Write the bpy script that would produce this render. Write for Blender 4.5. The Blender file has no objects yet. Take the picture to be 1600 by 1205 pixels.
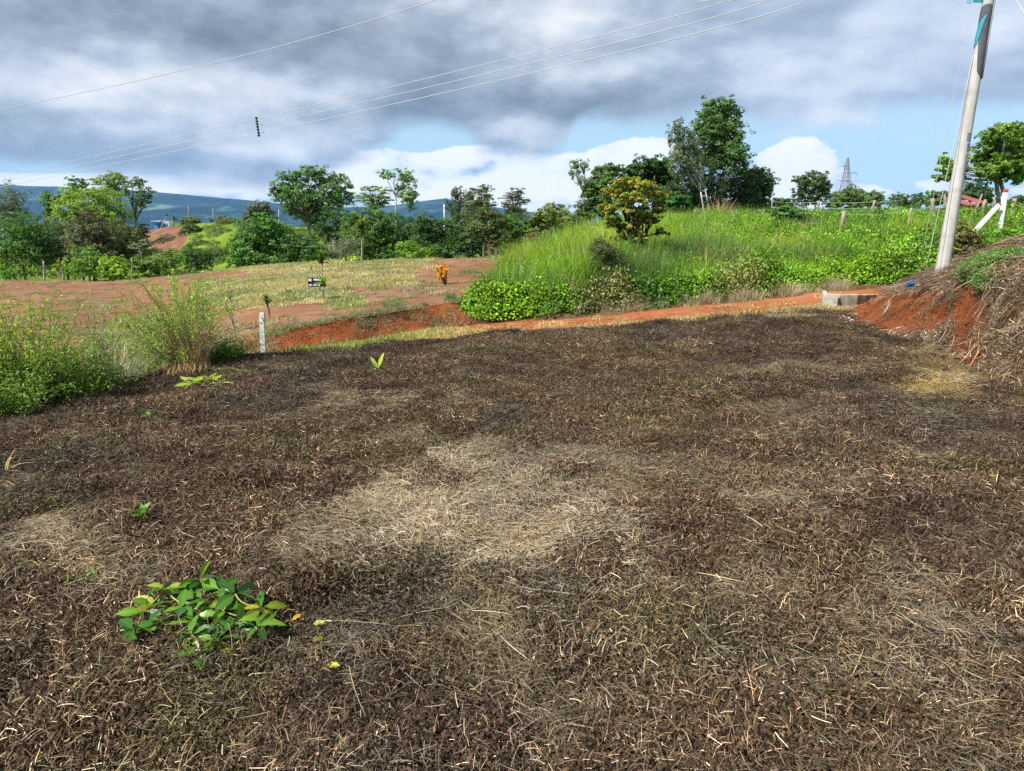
import bpy, math, random
import numpy as np
from mathutils import Vector
from mathutils.bvhtree import BVHTree

random.seed(7)
RNG = np.random.default_rng(11)
scene = bpy.context.scene
COL = scene.collection
R = math.radians

# ------------------------------------------------------------------ camera
PITCH = R(14.4)
F = 1060.0
CAMZ = 1.6
cam_d = bpy.data.cameras.new('camera')
cam = bpy.data.objects.new('camera', cam_d)
COL.objects.link(cam)
cam_d.sensor_width = 36
cam_d.lens = F / 1600 * 36
cam_d.clip_start = 0.05
cam_d.clip_end = 60000
cam.location = (0, 0, CAMZ)
cam.rotation_euler = (math.pi / 2 - PITCH, 0, 0)
scene.camera = cam
cT, sT = math.cos(PITCH), math.sin(PITCH)


def slope(py):
    v = (602.5 - py) / F
    return (-sT + v * cT) / (cT + v * sT)


def pt(px, py, Y):
    v = (602.5 - py) / F
    t = Y / (cT + v * sT)
    return Vector(((px - 800) / F * t, Y, CAMZ + t * (-sT + v * cT)))


def proj(x, y, z):
    """world -> photo pixels (numpy), used to look up which ground cover grows where"""
    zz = z - CAMZ
    f = y * cT - zz * sT
    f = np.maximum(f, 0.05)
    up = y * sT + zz * cT
    return 800 + x / f * F, 602.5 - up / f * F


# ------------------------------------------------------------------ render look
scene.view_settings.view_transform = 'Standard'
scene.view_settings.look = 'None'
scene.view_settings.gamma = 1
EXPO = 0.92
scene.view_settings.exposure = EXPO
scene.cycles.use_denoising = False
scene.cycles.max_bounces = 5
scene.cycles.diffuse_bounces = 2
scene.cycles.glossy_bounces = 1
scene.cycles.transmission_bounces = 3
scene.cycles.volume_bounces = 0
scene.cycles.sample_clamp_indirect = 4

# ------------------------------------------------------------------ sun
SUN = Vector((-0.78, -0.52, 1.12)).normalized()
sd = bpy.data.lights.new('sun', 'SUN')
sd.energy = 5.0
sd.angle = R(0.55)
sd.color = (1.0, 0.955, 0.88)
so = bpy.data.objects.new('sun', sd)
COL.objects.link(so)
so.rotation_euler = SUN.to_track_quat('Z', 'Y').to_euler()


# ------------------------------------------------------------------ node helper
class G:
    def __init__(s, nt):
        s.nt = nt

    def n(s, t, **kw):
        nd = s.nt.nodes.new(t)
        for k, v in kw.items():
            setattr(nd, k, v)
        return nd

    def put(s, sock, v):
        if isinstance(v, bpy.types.NodeSocket):
            s.nt.links.new(v, sock)
        elif v is not None:
            if isinstance(v, (tuple, list)) and len(v) == 3 and sock.type == 'RGBA':
                v = (*v, 1)
            sock.default_value = v

    def m(s, op, a, b=None, c=None, clamp=False):
        nd = s.n('ShaderNodeMath', operation=op, use_clamp=clamp)
        s.put(nd.inputs[0], a)
        if b is not None: s.put(nd.inputs[1], b)
        if c is not None: s.put(nd.inputs[2], c)
        return nd.outputs[0]

    def add(s, a, b): return s.m('ADD', a, b)
    def sub(s, a, b): return s.m('SUBTRACT', a, b)
    def mul(s, a, b): return s.m('MULTIPLY', a, b)

    def vm(s, op, a, b=None, scale=None):
        nd = s.n('ShaderNodeVectorMath', operation=op)
        s.put(nd.inputs[0], a)
        if b is not None: s.put(nd.inputs[1], b)
        if scale is not None: s.put(nd.inputs['Scale'], scale)
        return nd.outputs['Value'] if op in ('LENGTH', 'DOT_PRODUCT') else nd.outputs[0]

    def smooth(s, v, a, b, lo=0.0, hi=1.0):
        nd = s.n('ShaderNodeMapRange', interpolation_type='SMOOTHSTEP')
        s.put(nd.inputs[0], v)
        s.put(nd.inputs[1], a); s.put(nd.inputs[2], b)
        s.put(nd.inputs[3], lo); s.put(nd.inputs[4], hi)
        return nd.outputs[0]

    def noise(s, vec, scale, detail=4, rough=0.55, dist=0.0, lac=2.0, color=False):
        nd = s.n('ShaderNodeTexNoise')
        s.put(nd.inputs['Vector'], vec)
        nd.inputs['Scale'].default_value = scale
        nd.inputs['Detail'].default_value = detail
        nd.inputs['Roughness'].default_value = rough
        nd.inputs['Lacunarity'].default_value = lac
        nd.inputs['Distortion'].default_value = dist
        return nd.outputs['Color' if color else 'Fac']

    def mix(s, f, a, b, blend='MIX'):
        nd = s.n('ShaderNodeMix', data_type='RGBA', blend_type=blend)
        s.put(nd.inputs['Factor'], f)
        s.put(nd.inputs['A'], a) if False else None
        s.put(nd.inputs[6], a)
        s.put(nd.inputs[7], b)
        return nd.outputs[2]

    def comb(s, x, y, z):
        nd = s.n('ShaderNodeCombineXYZ')
        s.put(nd.inputs[0], x); s.put(nd.inputs[1], y); s.put(nd.inputs[2], z)
        return nd.outputs[0]

    def sep(s, v):
        nd = s.n('ShaderNodeSeparateXYZ')
        s.put(nd.inputs[0], v)
        return nd.outputs

    def ramp(s, f, pts, interp='LINEAR'):
        nd = s.n('ShaderNodeValToRGB')
        cr = nd.color_ramp
        cr.interpolation = interp
        while len(cr.elements) < len(pts):
            cr.elements.new(0.5)
        for e, (p, c) in zip(cr.elements, pts):
            e.position = p
            e.color = (*c, 1) if len(c) == 3 else c
        s.put(nd.inputs[0], f)
        return nd.outputs[0]


def lin(r, g, b):
    f = lambda c: (c / 255 / 12.92) if c / 255 < 0.04045 else ((c / 255 + 0.055) / 1.055) ** 2.4
    return (f(r), f(g), f(b))


# ------------------------------------------------------------------ world: daylight sky with broken cloud
world = bpy.data.worlds.new('World')
scene.world = world
world.use_nodes = True
nt = world.node_tree
nt.nodes.clear()
g = G(nt)
sky = g.n('ShaderNodeTexSky', sky_type='NISHITA', sun_disc=False)
sky.sun_elevation = math.asin(SUN.z)
sky.sun_rotation = math.atan2(SUN.x, SUN.y)
sky.altitude = 900
sky.air_density = 1.0
sky.dust_density = 1.2
sky.ozone_density = 1.0
d = g.n('ShaderNodeTexCoord').outputs['Generated']
dx, dy, dz = g.sep(d)
az = g.m('ARCTAN2', dx, dy)
el = g.m('ARCSINE', dz)


def ae(px, py):
    p = pt(px, py, 1.0) - Vector((0, 0, CAMZ))
    p.normalize()
    return math.atan2(p.x, p.y), math.asin(p.z)


def gauss(px, py, wx, wy, amp):
    """a soft bump in sky direction, centred where that cloud stands"""
    a0, e0 = ae(px, py)
    a1, _ = ae(px + wx, py)
    _, e1 = ae(px, py - wy)
    qa = g.m('DIVIDE', g.sub(az, a0), abs(a1 - a0))
    qe = g.m('DIVIDE', g.sub(el, e0), abs(e1 - e0))
    r2 = g.add(g.mul(qa, qa), g.mul(qe, qe))
    return g.mul(g.m('EXPONENT', g.mul(r2, -1.0)), amp)


def total(lst):
    o = lst[0]
    for x in lst[1:]:
        o = g.add(o, x)
    return o


dstr = g.comb(dx, dy, g.mul(dz, 2.2))
# flattened coordinates for the cloud base overhead
den = g.add(g.m('MAXIMUM', dz, 0.0), 0.34)
plane = g.comb(g.m('DIVIDE', dx, den), g.m('DIVIDE', dy, den), 0.0)
nA = g.noise(plane, 1.5, 3, 0.45, 0.25)
nB = g.noise(g.vm('ADD', plane, (-0.10, -0.05, 0.0)), 1.5, 3, 0.45, 0.25)
nC = g.noise(dstr, 3.0, 4, 0.46, 0.2)
nCs = g.noise(g.vm('ADD', dstr, (-0.03, 0.0, 0.05)), 3.0, 4, 0.46, 0.2)
nF = g.noise(dstr, 11.0, 6, 0.58)
nFs = g.noise(g.vm('ADD', dstr, (-0.012, 0.0, 0.03)), 11.0, 5, 0.58)

# rounded billows
def billow(vec, scale):
    vo = g.n('ShaderNodeTexVoronoi', feature='F1')
    warp = g.vm('ADD', vec, g.vm('SCALE', g.vm('SUBTRACT', g.noise(vec, scale * .8, 2, .5, color=True), (0.5, 0.5, 0.5)), scale=0.5 / scale))
    g.put(vo.inputs['Vector'], warp)
    vo.inputs['Scale'].default_value = scale
    vo.inputs['Detail'].default_value = 1.6
    vo.inputs['Roughness'].default_value = 0.55
    vo.normalize = True
    return g.sub(0.62, g.mul(vo.outputs['Distance'], 1.35))


dsq = g.comb(dx, dy, g.mul(dz, 1.5))
bW = billow(dsq, 6.5)
bWs = billow(g.vm('ADD', dsq, (-0.018, 0.0, 0.030)), 6.5)

# lower edge of the grey overcast, as elevation over azimuth
fc = g.n('ShaderNodeFloatCurve')
cv = fc.mapping.curves[0]
edge = [(-300, 270), (0, 272), (200, 277), (400, 286), (500, 262), (590, 228), (650, 212), (710, 222), (770, 246), (830, 257), (880, 240), (910, 196),
        (1000, 190), (1120, 196), (1220, 205), (1300, 185), (1400, 168), (1600, 185), (1900, 150)]
A0, A1 = R(-60), R(60)
pts_ = []
for px_, py_ in edge:
    a_, e_ = ae(px_, py_)
    pts_.append(((a_ - A0) / (A1 - A0), e_ / R(40)))
pts_.sort()
while len(cv.points) < len(pts_) + 2:
    cv.points.new(0.5, 0.5)
allp = [(0, pts_[0][1])] + pts_ + [(1, pts_[-1][1])]
for p_, (x_, y_) in zip(cv.points, allp):
    p_.location = (x_, y_)
fc.mapping.update()
g.put(fc.inputs['Value'], g.m('DIVIDE', g.sub(az, A0), A1 - A0, clamp=True))
eb = g.mul(fc.outputs[0], R(40))
over = g.smooth(g.add(g.sub(el, eb), g.mul(g.sub(g.add(g.mul(nC, 0.6), g.mul(nF, 0.4)), 0.5), 0.16)), -0.012, 0.022)

# brightness of the overcast
bright = total([
    g.mul(g.sub(nA, 0.5), 0.6),
    g.mul(g.sub(nA, nB), 0.6),
    g.mul(g.sub(nC, 0.5), 0.7),
    g.mul(g.sub(nC, nCs), 0.9),
    g.mul(g.sub(nF, 0.5), 0.28),
    g.mul(g.sub(nF, nFs), 0.5),
    g.mul(g.sub(bW, bWs), 0.55), g.mul(bW, 0.12),
    gauss(260, 120, 170, 40, 0.12), gauss(40, 110, 120, 35, 0.12), gauss(540, 135, 130, 28, 0.20), gauss(300, 150, 300, 50, 0.12),
    gauss(200, 240, 150, 25, -0.14), gauss(380, 45, 320, 50, -0.26), gauss(700, 145, 200, 34, -0.24), gauss(60, 45, 160, 40, -0.06),
    gauss(620, 100, 140, 40, -0.10), gauss(380, 262, 160, 16, -0.20), gauss(100, 215, 120, 24, -0.10), gauss(640, 225, 90, 20, -0.05),
    gauss(960, 165, 130, 25, -0.14), gauss(850, 60, 70, 60, 0.10), gauss(1250, 90, 300, 80, 0.22),
    gauss(1450, 150, 160, 22, -0.16), gauss(812, 198, 60, 24, 0.50), gauss(835, 246, 70, 9, -0.34), gauss(740, 232, 50, 12, -0.12), gauss(930, 30, 90, 30, 0.16), gauss(1120, 120, 90, 40, 0.10),
    gauss(1560, 40, 80, 50, 0.22), gauss(350, 232, 70, 10, 0.20), gauss(465, 245, 26, 12, 0.30), gauss(150, 165, 60, 14, 0.16),
])
ocol = g.ramp(g.add(bright, 0.46), [(0.0, lin(112, 124, 136)), (0.25, lin(142, 154, 168)), (0.5, lin(175, 187, 202)),
                                    (0.70, lin(211, 220, 232)), (1.0, lin(252, 253, 255))])
# the overcast on the right side is thinner and more violet-blue
thin = g.smooth(az, R(2), R(26))
ocol = g.mix(g.mul(thin, 0.45), ocol, g.ramp(g.add(bright, 0.46), [(0.0, lin(158, 174, 200)), (0.5, lin(194, 212, 242)), (1.0, lin(222, 238, 255))]))

# cumulus between the overcast and the horizon
cum = total([
    gauss(640, 275, 150, 34, 0.95), gauss(780, 262, 90, 46, 0.75), gauss(800, 280, 120, 20, 0.5), gauss(560, 290, 110, 20, 0.7),
    gauss(980, 248, 55, 26, 0.95), gauss(1035, 240, 30, 22, 0.55), gauss(905, 285, 60, 30, 0.7),
    gauss(1238, 262, 56, 34, 1.15), gauss(1195, 275, 40, 26, 0.75), gauss(1260, 300, 90, 22, 0.75), gauss(1060, 300, 160, 30, 0.55),
    gauss(300, 300, 260, 16, 0.9), gauss(700, 304, 170, 26, 0.9), gauss(860, 300, 60, 26, 0.6), gauss(150, 282, 260, 10, 0.9), gauss(420, 290, 120, 12, 0.85), gauss(-200, 280, 200, 14, 0.8),
    gauss(1460, 285, 70, 10, 0.42), gauss(1430, 262, 30, 6, 0.35), gauss(1550, 300, 200, 10, 0.45), gauss(1800, 270, 160, 30, 0.8),
    g.mul(g.sub(nC, 0.5), 0.9), g.mul(g.sub(nF, 0.5), 0.9), g.mul(bW, 0.65), -0.05])
cmask = g.smooth(cum, 0.38, 0.48)
csh = total([g.mul(g.sub(nF, nFs), 2.2), g.mul(g.sub(nC, nCs), 1.6), g.mul(g.sub(bW, bWs), 2.2), g.mul(bW, .3), g.mul(cum, 0.45), gauss(860, 275, 60, 12, -0.4),
             gauss(850, 305, 60, 12, -0.35), gauss(640, 310, 100, 10, -0.2), gauss(1235, 250, 50, 30, 0.35), gauss(1260, 310, 90, 12, -0.15)])
ccol = g.ramp(g.add(csh, 0.34), [(0.0, lin(150, 165, 195)), (0.35, lin(200, 214, 238)), (0.6, lin(236, 243, 253)), (1.0, lin(255, 255, 255))])

blue = g.mix(1.0, sky.outputs[0], (0.115, 0.115, 0.115), 'MULTIPLY')
# thin bright veil low in the clear strip
veil = g.smooth(el, R(0), R(16), 0.80, 0.12)
blue = g.mix(veil, blue, lin(200, 234, 255))
ccol = g.mix(1.0, ccol, (1.18, 1.18, 1.18), 'MULTIPLY')
blue = g.mix(1.0, blue, (1.06, 1.10, 1.12), 'MULTIPLY')
c = g.mix(cmask, blue, ccol)
c = g.mix(over, c, ocol)
bg = g.n('ShaderNodeBackground')
g.put(bg.inputs[0], c)
bg.inputs[1].default_value = 2 ** -EXPO
wo = g.n('ShaderNodeOutputWorld')
nt.links.new(bg.outputs[0], wo.inputs[0])
world.cycles.sampling_method = 'MANUAL'
world.cycles.sample_map_resolution = 256


# ------------------------------------------------------------------ mesh helpers
def mesh_obj(name, V, Fq, mats=None, col=None, parent=None, link=True, smooth=True, midx=None, extra=None):
    """V (n,3); Fq (m,k) all same size, or list of such arrays"""
    V = np.asarray(V, dtype=np.float32)
    if not isinstance(Fq, list):
        Fq = [Fq]
    Fq = [np.asarray(f, dtype=np.int32) for f in Fq if len(f)]
    me = bpy.data.meshes.new(name)
    me.vertices.add(len(V))
    me.vertices.foreach_set('co', V.ravel())
    nl = sum(f.size for f in Fq)
    npoly = sum(len(f) for f in Fq)
    me.loops.add(nl)
    me.loops.foreach_set('vertex_index', np.concatenate([f.ravel() for f in Fq]))
    me.polygons.add(npoly)
    st, tot, o = [], [], 0
    for f in Fq:
        k = f.shape[1]
        st.append(o + np.arange(len(f)) * k)
        tot.append(np.full(len(f), k))
        o += f.size
    me.polygons.foreach_set('loop_start', np.concatenate(st).astype(np.int32))
    me.polygons.foreach_set('loop_total', np.concatenate(tot).astype(np.int32))
    if midx is not None:
        me.polygons.foreach_set('material_index', np.asarray(midx, dtype=np.int32))
    me.polygons.foreach_set('use_smooth', np.full(npoly, smooth))
    if col is not None:
        a = me.color_attributes.new('Col', 'FLOAT_COLOR', 'POINT')
        cc = np.ones((len(V), 4), dtype=np.float32)
        cc[:, :3] = col
        a.data.foreach_set('color', cc.ravel())
    for k, v in (extra or {}).items():
        a = me.attributes.new(k, 'FLOAT', 'POINT')
        a.data.foreach_set('value', np.asarray(v, dtype=np.float32))
    for m_ in (mats or []):
        me.materials.append(m_)
    me.update(calc_edges=True)
    me.validate()
    ob = bpy.data.objects.new(name, me)
    if link:
        COL.objects.link(ob)
    if parent is not None:
        ob.parent = parent
        ob.matrix_parent_inverse = parent.matrix_world.inverted() if False else ob.matrix_parent_inverse
    return ob


def tag(o, label=None, cat=None, group=None, kind=None):
    if label: o['label'] = label
    if cat: o['category'] = cat
    if group: o['group'] = group
    if kind: o['kind'] = kind
    return o


def empty(name, loc=(0, 0, 0)):
    e = bpy.data.objects.new(name, None)
    e.empty_display_size = 0.1
    e.location = loc
    COL.objects.link(e)
    return e


class MB:
    """collects geometry (world coordinates) for ONE mesh object"""
    def __init__(s):
        s.V, s.Q, s.T, s.C = [], [], [], []
        s.n = 0

    def add(s, V, Q=None, T=None, col=(1, 1, 1)):
        V = np.asarray(V, dtype=np.float64).reshape(-1, 3)
        c_ = np.asarray(col, dtype=np.float64)
        if c_.ndim == 1:
            c_ = np.tile(c_, (len(V), 1))
        s.V.append(V); s.C.append(c_)
        if Q is not None and len(Q): s.Q.append(np.asarray(Q) + s.n)
        if T is not None and len(T): s.T.append(np.asarray(T) + s.n)
        s.n += len(V)

    def tube(s, pts, rad, sides=6, col=(1, 1, 1), cap=True):
        pts = [Vector(p) for p in pts]
        n = len(pts)
        if not hasattr(rad, '__len__'):
            rad = [rad] * n
        V = []
        up = Vector((0.13, 0.31, 0.94)).normalized()
        for i, p in enumerate(pts):
            d_ = (pts[min(i + 1, n - 1)] - pts[max(i - 1, 0)])
            if d_.length < 1e-9: d_ = Vector((0, 0, 1))
            d_.normalize()
            a = d_.cross(up)
            if a.length < 0.15:
                a = d_.cross(Vector((1, 0, 0)))
            a.normalize()
            b = d_.cross(a)
            for k in range(sides):
                th = 2 * math.pi * k / sides
                V.append(p + (a * math.cos(th) + b * math.sin(th)) * rad[i])
        Q = []
        for i in range(n - 1):
            for k in range(sides):
                k2 = (k + 1) % sides
                Q.append((i * sides + k, i * sides + k2, (i + 1) * sides + k2, (i + 1) * sides + k))
        T = []
        if cap:
            V += [pts[0], pts[-1]]
            c0, c1 = n * sides, n * sides + 1
            for k in range(sides):
                k2 = (k + 1) % sides
                T.append((c0, k2, k)); T.append((c1, (n - 1) * sides + k, (n - 1) * sides + k2))
        s.add([tuple(v) for v in V], Q, T, col)

    def box(s, c_, size, rot=None, col=(1, 1, 1), bev=0.0):
        x, y, z = (v / 2 for v in size)
        b = min(bev, x * .9, y * .9, z * .9)
        if b > 0:
            V = []
            for sx in (-1, 1):
                for sy in (-1, 1):
                    for sz in (-1, 1):
                        V += [(sx * (x - b), sy * (y - b), sz * z), (sx * (x - b), sy * y, sz * (z - b)), (sx * x, sy * (y - b), sz * (z - b))]
            import bmesh
            bm = bmesh.new()
            for v in V: bm.verts.new(v)
            r_ = bmesh.ops.convex_hull(bm, input=bm.verts)
            bm.verts.ensure_lookup_table(); bm.verts.index_update()
            Vv = [v.co.copy() for v in bm.verts]
            T = [[v.index for v in f.verts] for f in bm.faces]
            bm.free()
            tri = [t for t in T if len(t) == 3]; qd = [t for t in T if len(t) == 4]
            if rot is not None: Vv = [rot @ v for v in Vv]
            s.add([tuple(v + Vector(c_)) for v in Vv], qd, tri, col)
            return
        V = [Vector((sx * x, sy * y, sz * z)) for sx in (-1, 1) for sy in (-1, 1) for sz in (-1, 1)]
        if rot is not None: V = [rot @ v for v in V]
        Q = [(0, 1, 3, 2), (4, 6, 7, 5), (0, 4, 5, 1), (2, 3, 7, 6), (0, 2, 6, 4), (1, 5, 7, 3)]
        s.add([tuple(v + Vector(c_)) for v in V], Q, None, col)

    def build(s, name, mat, parent=None, smooth=True, link=True):
        V = np.concatenate(s.V); C_ = np.concatenate(s.C)
        fs = []
        if s.Q: fs.append(np.concatenate(s.Q))
        if s.T: fs.append(np.concatenate(s.T))
        if parent is not None:
            V = V - np.array(parent.location)
        return mesh_obj(name, V, fs, [mat], C_, parent, link=link, smooth=smooth)


def strips(base, azm, t0, t1, L, W, segs=3, roll=None, turn=0.0, prof=None):
    """curved ribbons (grass blades, stems). returns V (N*(segs+1)*2,3), quads, reps"""
    base = np.asarray(base, dtype=np.float64)
    N = len(base)
    azm = np.broadcast_to(azm, N); t0 = np.broadcast_to(t0, N); t1 = np.broadcast_to(t1, N)
    L = np.broadcast_to(L, N); W = np.broadcast_to(W, N); turn = np.broadcast_to(turn, N)
    roll = RNG.uniform(-0.6, 0.6, N) if roll is None else np.broadcast_to(roll, N)
    prof = prof or [1.0, 0.92, 0.7, 0.12] if segs == 3 else (prof or list(np.linspace(1, 0.1, segs + 1)))
    p = base.copy()
    out = np.zeros((N, segs + 1, 2, 3))
    for k in range(segs + 1):
        f = k / segs
        t = t0 + (t1 - t0) * f
        a = azm + turn * f
        dr = np.stack([np.sin(t) * np.cos(a), np.sin(t) * np.sin(a), np.cos(t)], 1)
        sd_ = np.stack([-np.sin(a), np.cos(a), np.zeros(N)], 1)
        cr = np.cross(dr, sd_)
        s_ = sd_ * np.cos(roll)[:, None] + cr * np.sin(roll)[:, None]
        w = (W * prof[k] * 0.5)[:, None]
        out[:, k, 0] = p - s_ * w
        out[:, k, 1] = p + s_ * w
        if k < segs:
            p = p + dr * (L / segs)[:, None]
    V = out.reshape(-1, 3)
    i0 = (np.arange(N) * (segs + 1) * 2)[:, None, None]
    kk = (np.arange(segs) * 2)[None, :, None]
    Q = (i0 + kk + np.array([0, 1, 3, 2])[None, None, :]).reshape(-1, 4)
    return V, Q, (segs + 1) * 2


def cards(cen, nrm, axis, L, W):
    """pointed leaf shapes: 4 corner rhombus, slightly cupped"""
    N = len(cen)
    L = np.broadcast_to(L, N)[:, None]; W = np.broadcast_to(W, N)[:, None]
    nrm = nrm / (np.linalg.norm(nrm, axis=1, keepdims=True) + 1e-9)
    ax = axis - nrm * np.sum(axis * nrm, 1, keepdims=True)
    ax /= (np.linalg.norm(ax, axis=1, keepdims=True) + 1e-9)
    sd_ = np.cross(nrm, ax)
    V = np.stack([cen - ax * L * .5, cen + sd_ * W * .5 + ax * L * .05 + nrm * W * .12, cen + ax * L * .5, cen - sd_ * W * .5 + ax * L * .05 + nrm * W * .12], 1).reshape(-1, 3)
    Q = (np.arange(N) * 4)[:, None] + np.arange(4)[None]
    return V, Q, 4


def rnd_dirs(n):
    v = RNG.normal(size=(n, 3))
    return v / np.linalg.norm(v, axis=1, keepdims=True)


def vary(base, n, amt=0.25, hue=0.08):
    """n colours around base"""
    b = np.asarray(base)
    k = np.exp(RNG.normal(0, amt, (n, 1)))
    h = np.exp(RNG.normal(0, hue, (n, 3)))
    return b * k * h


# ---- value noise (numpy)
_perm = RNG.random((64, 64, 8))


def vnoise(x, y, scale, oct_=3, layer=0):
    o = 0; a = 1; tot = 0
    for k in range(oct_):
        X = np.asarray(x) * scale + 17.3 * k; Y_ = np.asarray(y) * scale + 9.1 * k
        xi = np.floor(X).astype(int); yi = np.floor(Y_).astype(int)
        fx = X - xi; fy = Y_ - yi
        fx = fx * fx * (3 - 2 * fx); fy = fy * fy * (3 - 2 * fy)
        p_ = _perm[:, :, (layer + k) % 8]
        v = (p_[xi % 64, yi % 64] * (1 - fx) + p_[(xi + 1) % 64, yi % 64] * fx) * (1 - fy) + \
            (p_[xi % 64, (yi + 1) % 64] * (1 - fx) + p_[(xi + 1) % 64, (yi + 1) % 64] * fx) * fy
        o = o + a * v; tot += a
        a *= 0.5; scale = scale * 2.03
    return o / tot


# ------------------------------------------------------------------ materials
def new_mat(name):
    m_ = bpy.data.materials.new(name)
    m_.use_nodes = True
    m_.node_tree.nodes.clear()
    return m_, G(m_.node_tree)


def finish(m_, g_, shader, disp=None):
    o = g_.n('ShaderNodeOutputMaterial')
    m_.node_tree.links.new(shader, o.inputs[0])
    m_.diffuse_color = (.5, .5, .5, 1)
    return m_


def leaf_mat(name, trans=0.35, rough=0.5, spec=0.3, k_=0.86, inst=False, ttint=(1.15, 1.2, 0.5), mott=0.0):
    m_, g_ = new_mat(name)
    at = g_.n('ShaderNodeAttribute', attribute_name='Col')
    c_ = g_.mix(1.0, at.outputs['Color'], (k_, k_, k_), 'MULTIPLY')
    if inst:
        a2 = g_.n('ShaderNodeAttribute', attribute_name='tint', attribute_type='INSTANCER')
        c_ = g_.mix(1.0, c_, a2.outputs['Color'], 'MULTIPLY')
    p_ = g_.n('ShaderNodeBsdfPrincipled')
    g_.put(p_.inputs['Base Color'], c_)
    p_.inputs['Roughness'].default_value = rough
    p_.inputs['Specular IOR Level'].default_value = spec
    if trans > 0:
        t_ = g_.n('ShaderNodeBsdfTranslucent')
        g_.put(t_.inputs[0], g_.mix(1.0, c_, ttint, 'MULTIPLY'))
        mx = g_.n('ShaderNodeMixShader')
        mx.inputs[0].default_value = trans
        m_.node_tree.links.new(p_.outputs[0], mx.inputs[1])
        m_.node_tree.links.new(t_.outputs[0], mx.inputs[2])
        return finish(m_, g_, mx.outputs[0])
    return finish(m_, g_, p_.outputs[0])


def plain_mat(name, col, rough=0.8, var=0.25, scale=8, bump=0.2, spec=0.25, col2=None, stretch=(1, 1, 1), usecol=False, metal=0.0):
    m_, g_ = new_mat(name)
    tc = g_.n('ShaderNodeTexCoord').outputs['Object']
    v_ = g_.vm('MULTIPLY', tc, stretch)
    n1 = g_.noise(v_, scale, 5, 0.6)
    n2 = g_.noise(v_, scale * 0.23, 3, 0.6)
    f_ = g_.smooth(g_.add(g_.mul(n1, 0.6), g_.mul(n2, 0.4)), 0.35, 0.65)
    c2 = col2 or tuple(x * (1 - var) for x in col)
    c_ = g_.mix(f_, col, c2)
    if usecol:
        at = g_.n('ShaderNodeAttribute', attribute_name='Col')
        c_ = g_.mix(1.0, c_, at.outputs['Color'], 'MULTIPLY')
    p_ = g_.n('ShaderNodeBsdfPrincipled')
    g_.put(p_.inputs['Base Color'], c_)
    p_.inputs['Roughness'].default_value = rough
    p_.inputs['Specular IOR Level'].default_value = spec
    p_.inputs['Metallic'].default_value = metal
    if bump:
        b_ = g_.n('ShaderNodeBump')
        b_.inputs['Strength'].default_value = bump
        b_.inputs['Distance'].default_value = 0.02
        g_.put(b_.inputs['Height'], n1)
        m_.node_tree.links.new(b_.outputs[0], p_.inputs['Normal'])
    return finish(m_, g_, p_.outputs[0])


def ground_mat(name, soils, covers, scale=1.0, bump=0.6, bdist=0.03):
    """soil colours with a second cover that follows the 'cover' attribute, broken up by noise"""
    m_, g_ = new_mat(name)
    tc = g_.n('ShaderNodeTexCoord').outputs['Object']
    big = g_.noise(tc, 0.55 * scale, 4, 0.6)
    mid = g_.noise(tc, 3.1 * scale, 5, 0.62)
    fine = g_.noise(tc, 26 * scale, 5, 0.7)
    soil = g_.ramp(g_.add(g_.mul(big, 0.45), g_.add(g_.mul(mid, 0.35), g_.mul(fine, 0.2))), [(0.36, soils[0]), (0.5, soils[1]), (0.64, soils[2])])
    cov = g_.ramp(g_.add(g_.mul(mid, 0.5), g_.mul(fine, 0.5)), [(0.38, covers[0]), (0.5, covers[1]), (0.62, covers[2])])
    at = g_.n('ShaderNodeAttribute', attribute_name='cover').outputs['Fac']
    f_ = g_.smooth(g_.add(at, g_.add(g_.mul(g_.sub(mid, 0.5), 1.1), g_.mul(g_.sub(fine, 0.5), 0.9))), 0.38, 0.62)
    c_ = g_.mix(f_, soil, cov)
    p_ = g_.n('ShaderNodeBsdfPrincipled')
    g_.put(p_.inputs['Base Color'], c_)
    p_.inputs['Roughness'].default_value = 0.95
    p_.inputs['Specular IOR Level'].default_value = 0.1
    b_ = g_.n('ShaderNodeBump')
    b_.inputs['Strength'].default_value = bump
    b_.inputs['Distance'].default_value = bdist
    g_.put(b_.inputs['Height'], g_.add(g_.mul(mid, 2.0), fine))
    m_.node_tree.links.new(b_.outputs[0], p_.inputs['Normal'])
    return finish(m_, g_, p_.outputs[0])


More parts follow.
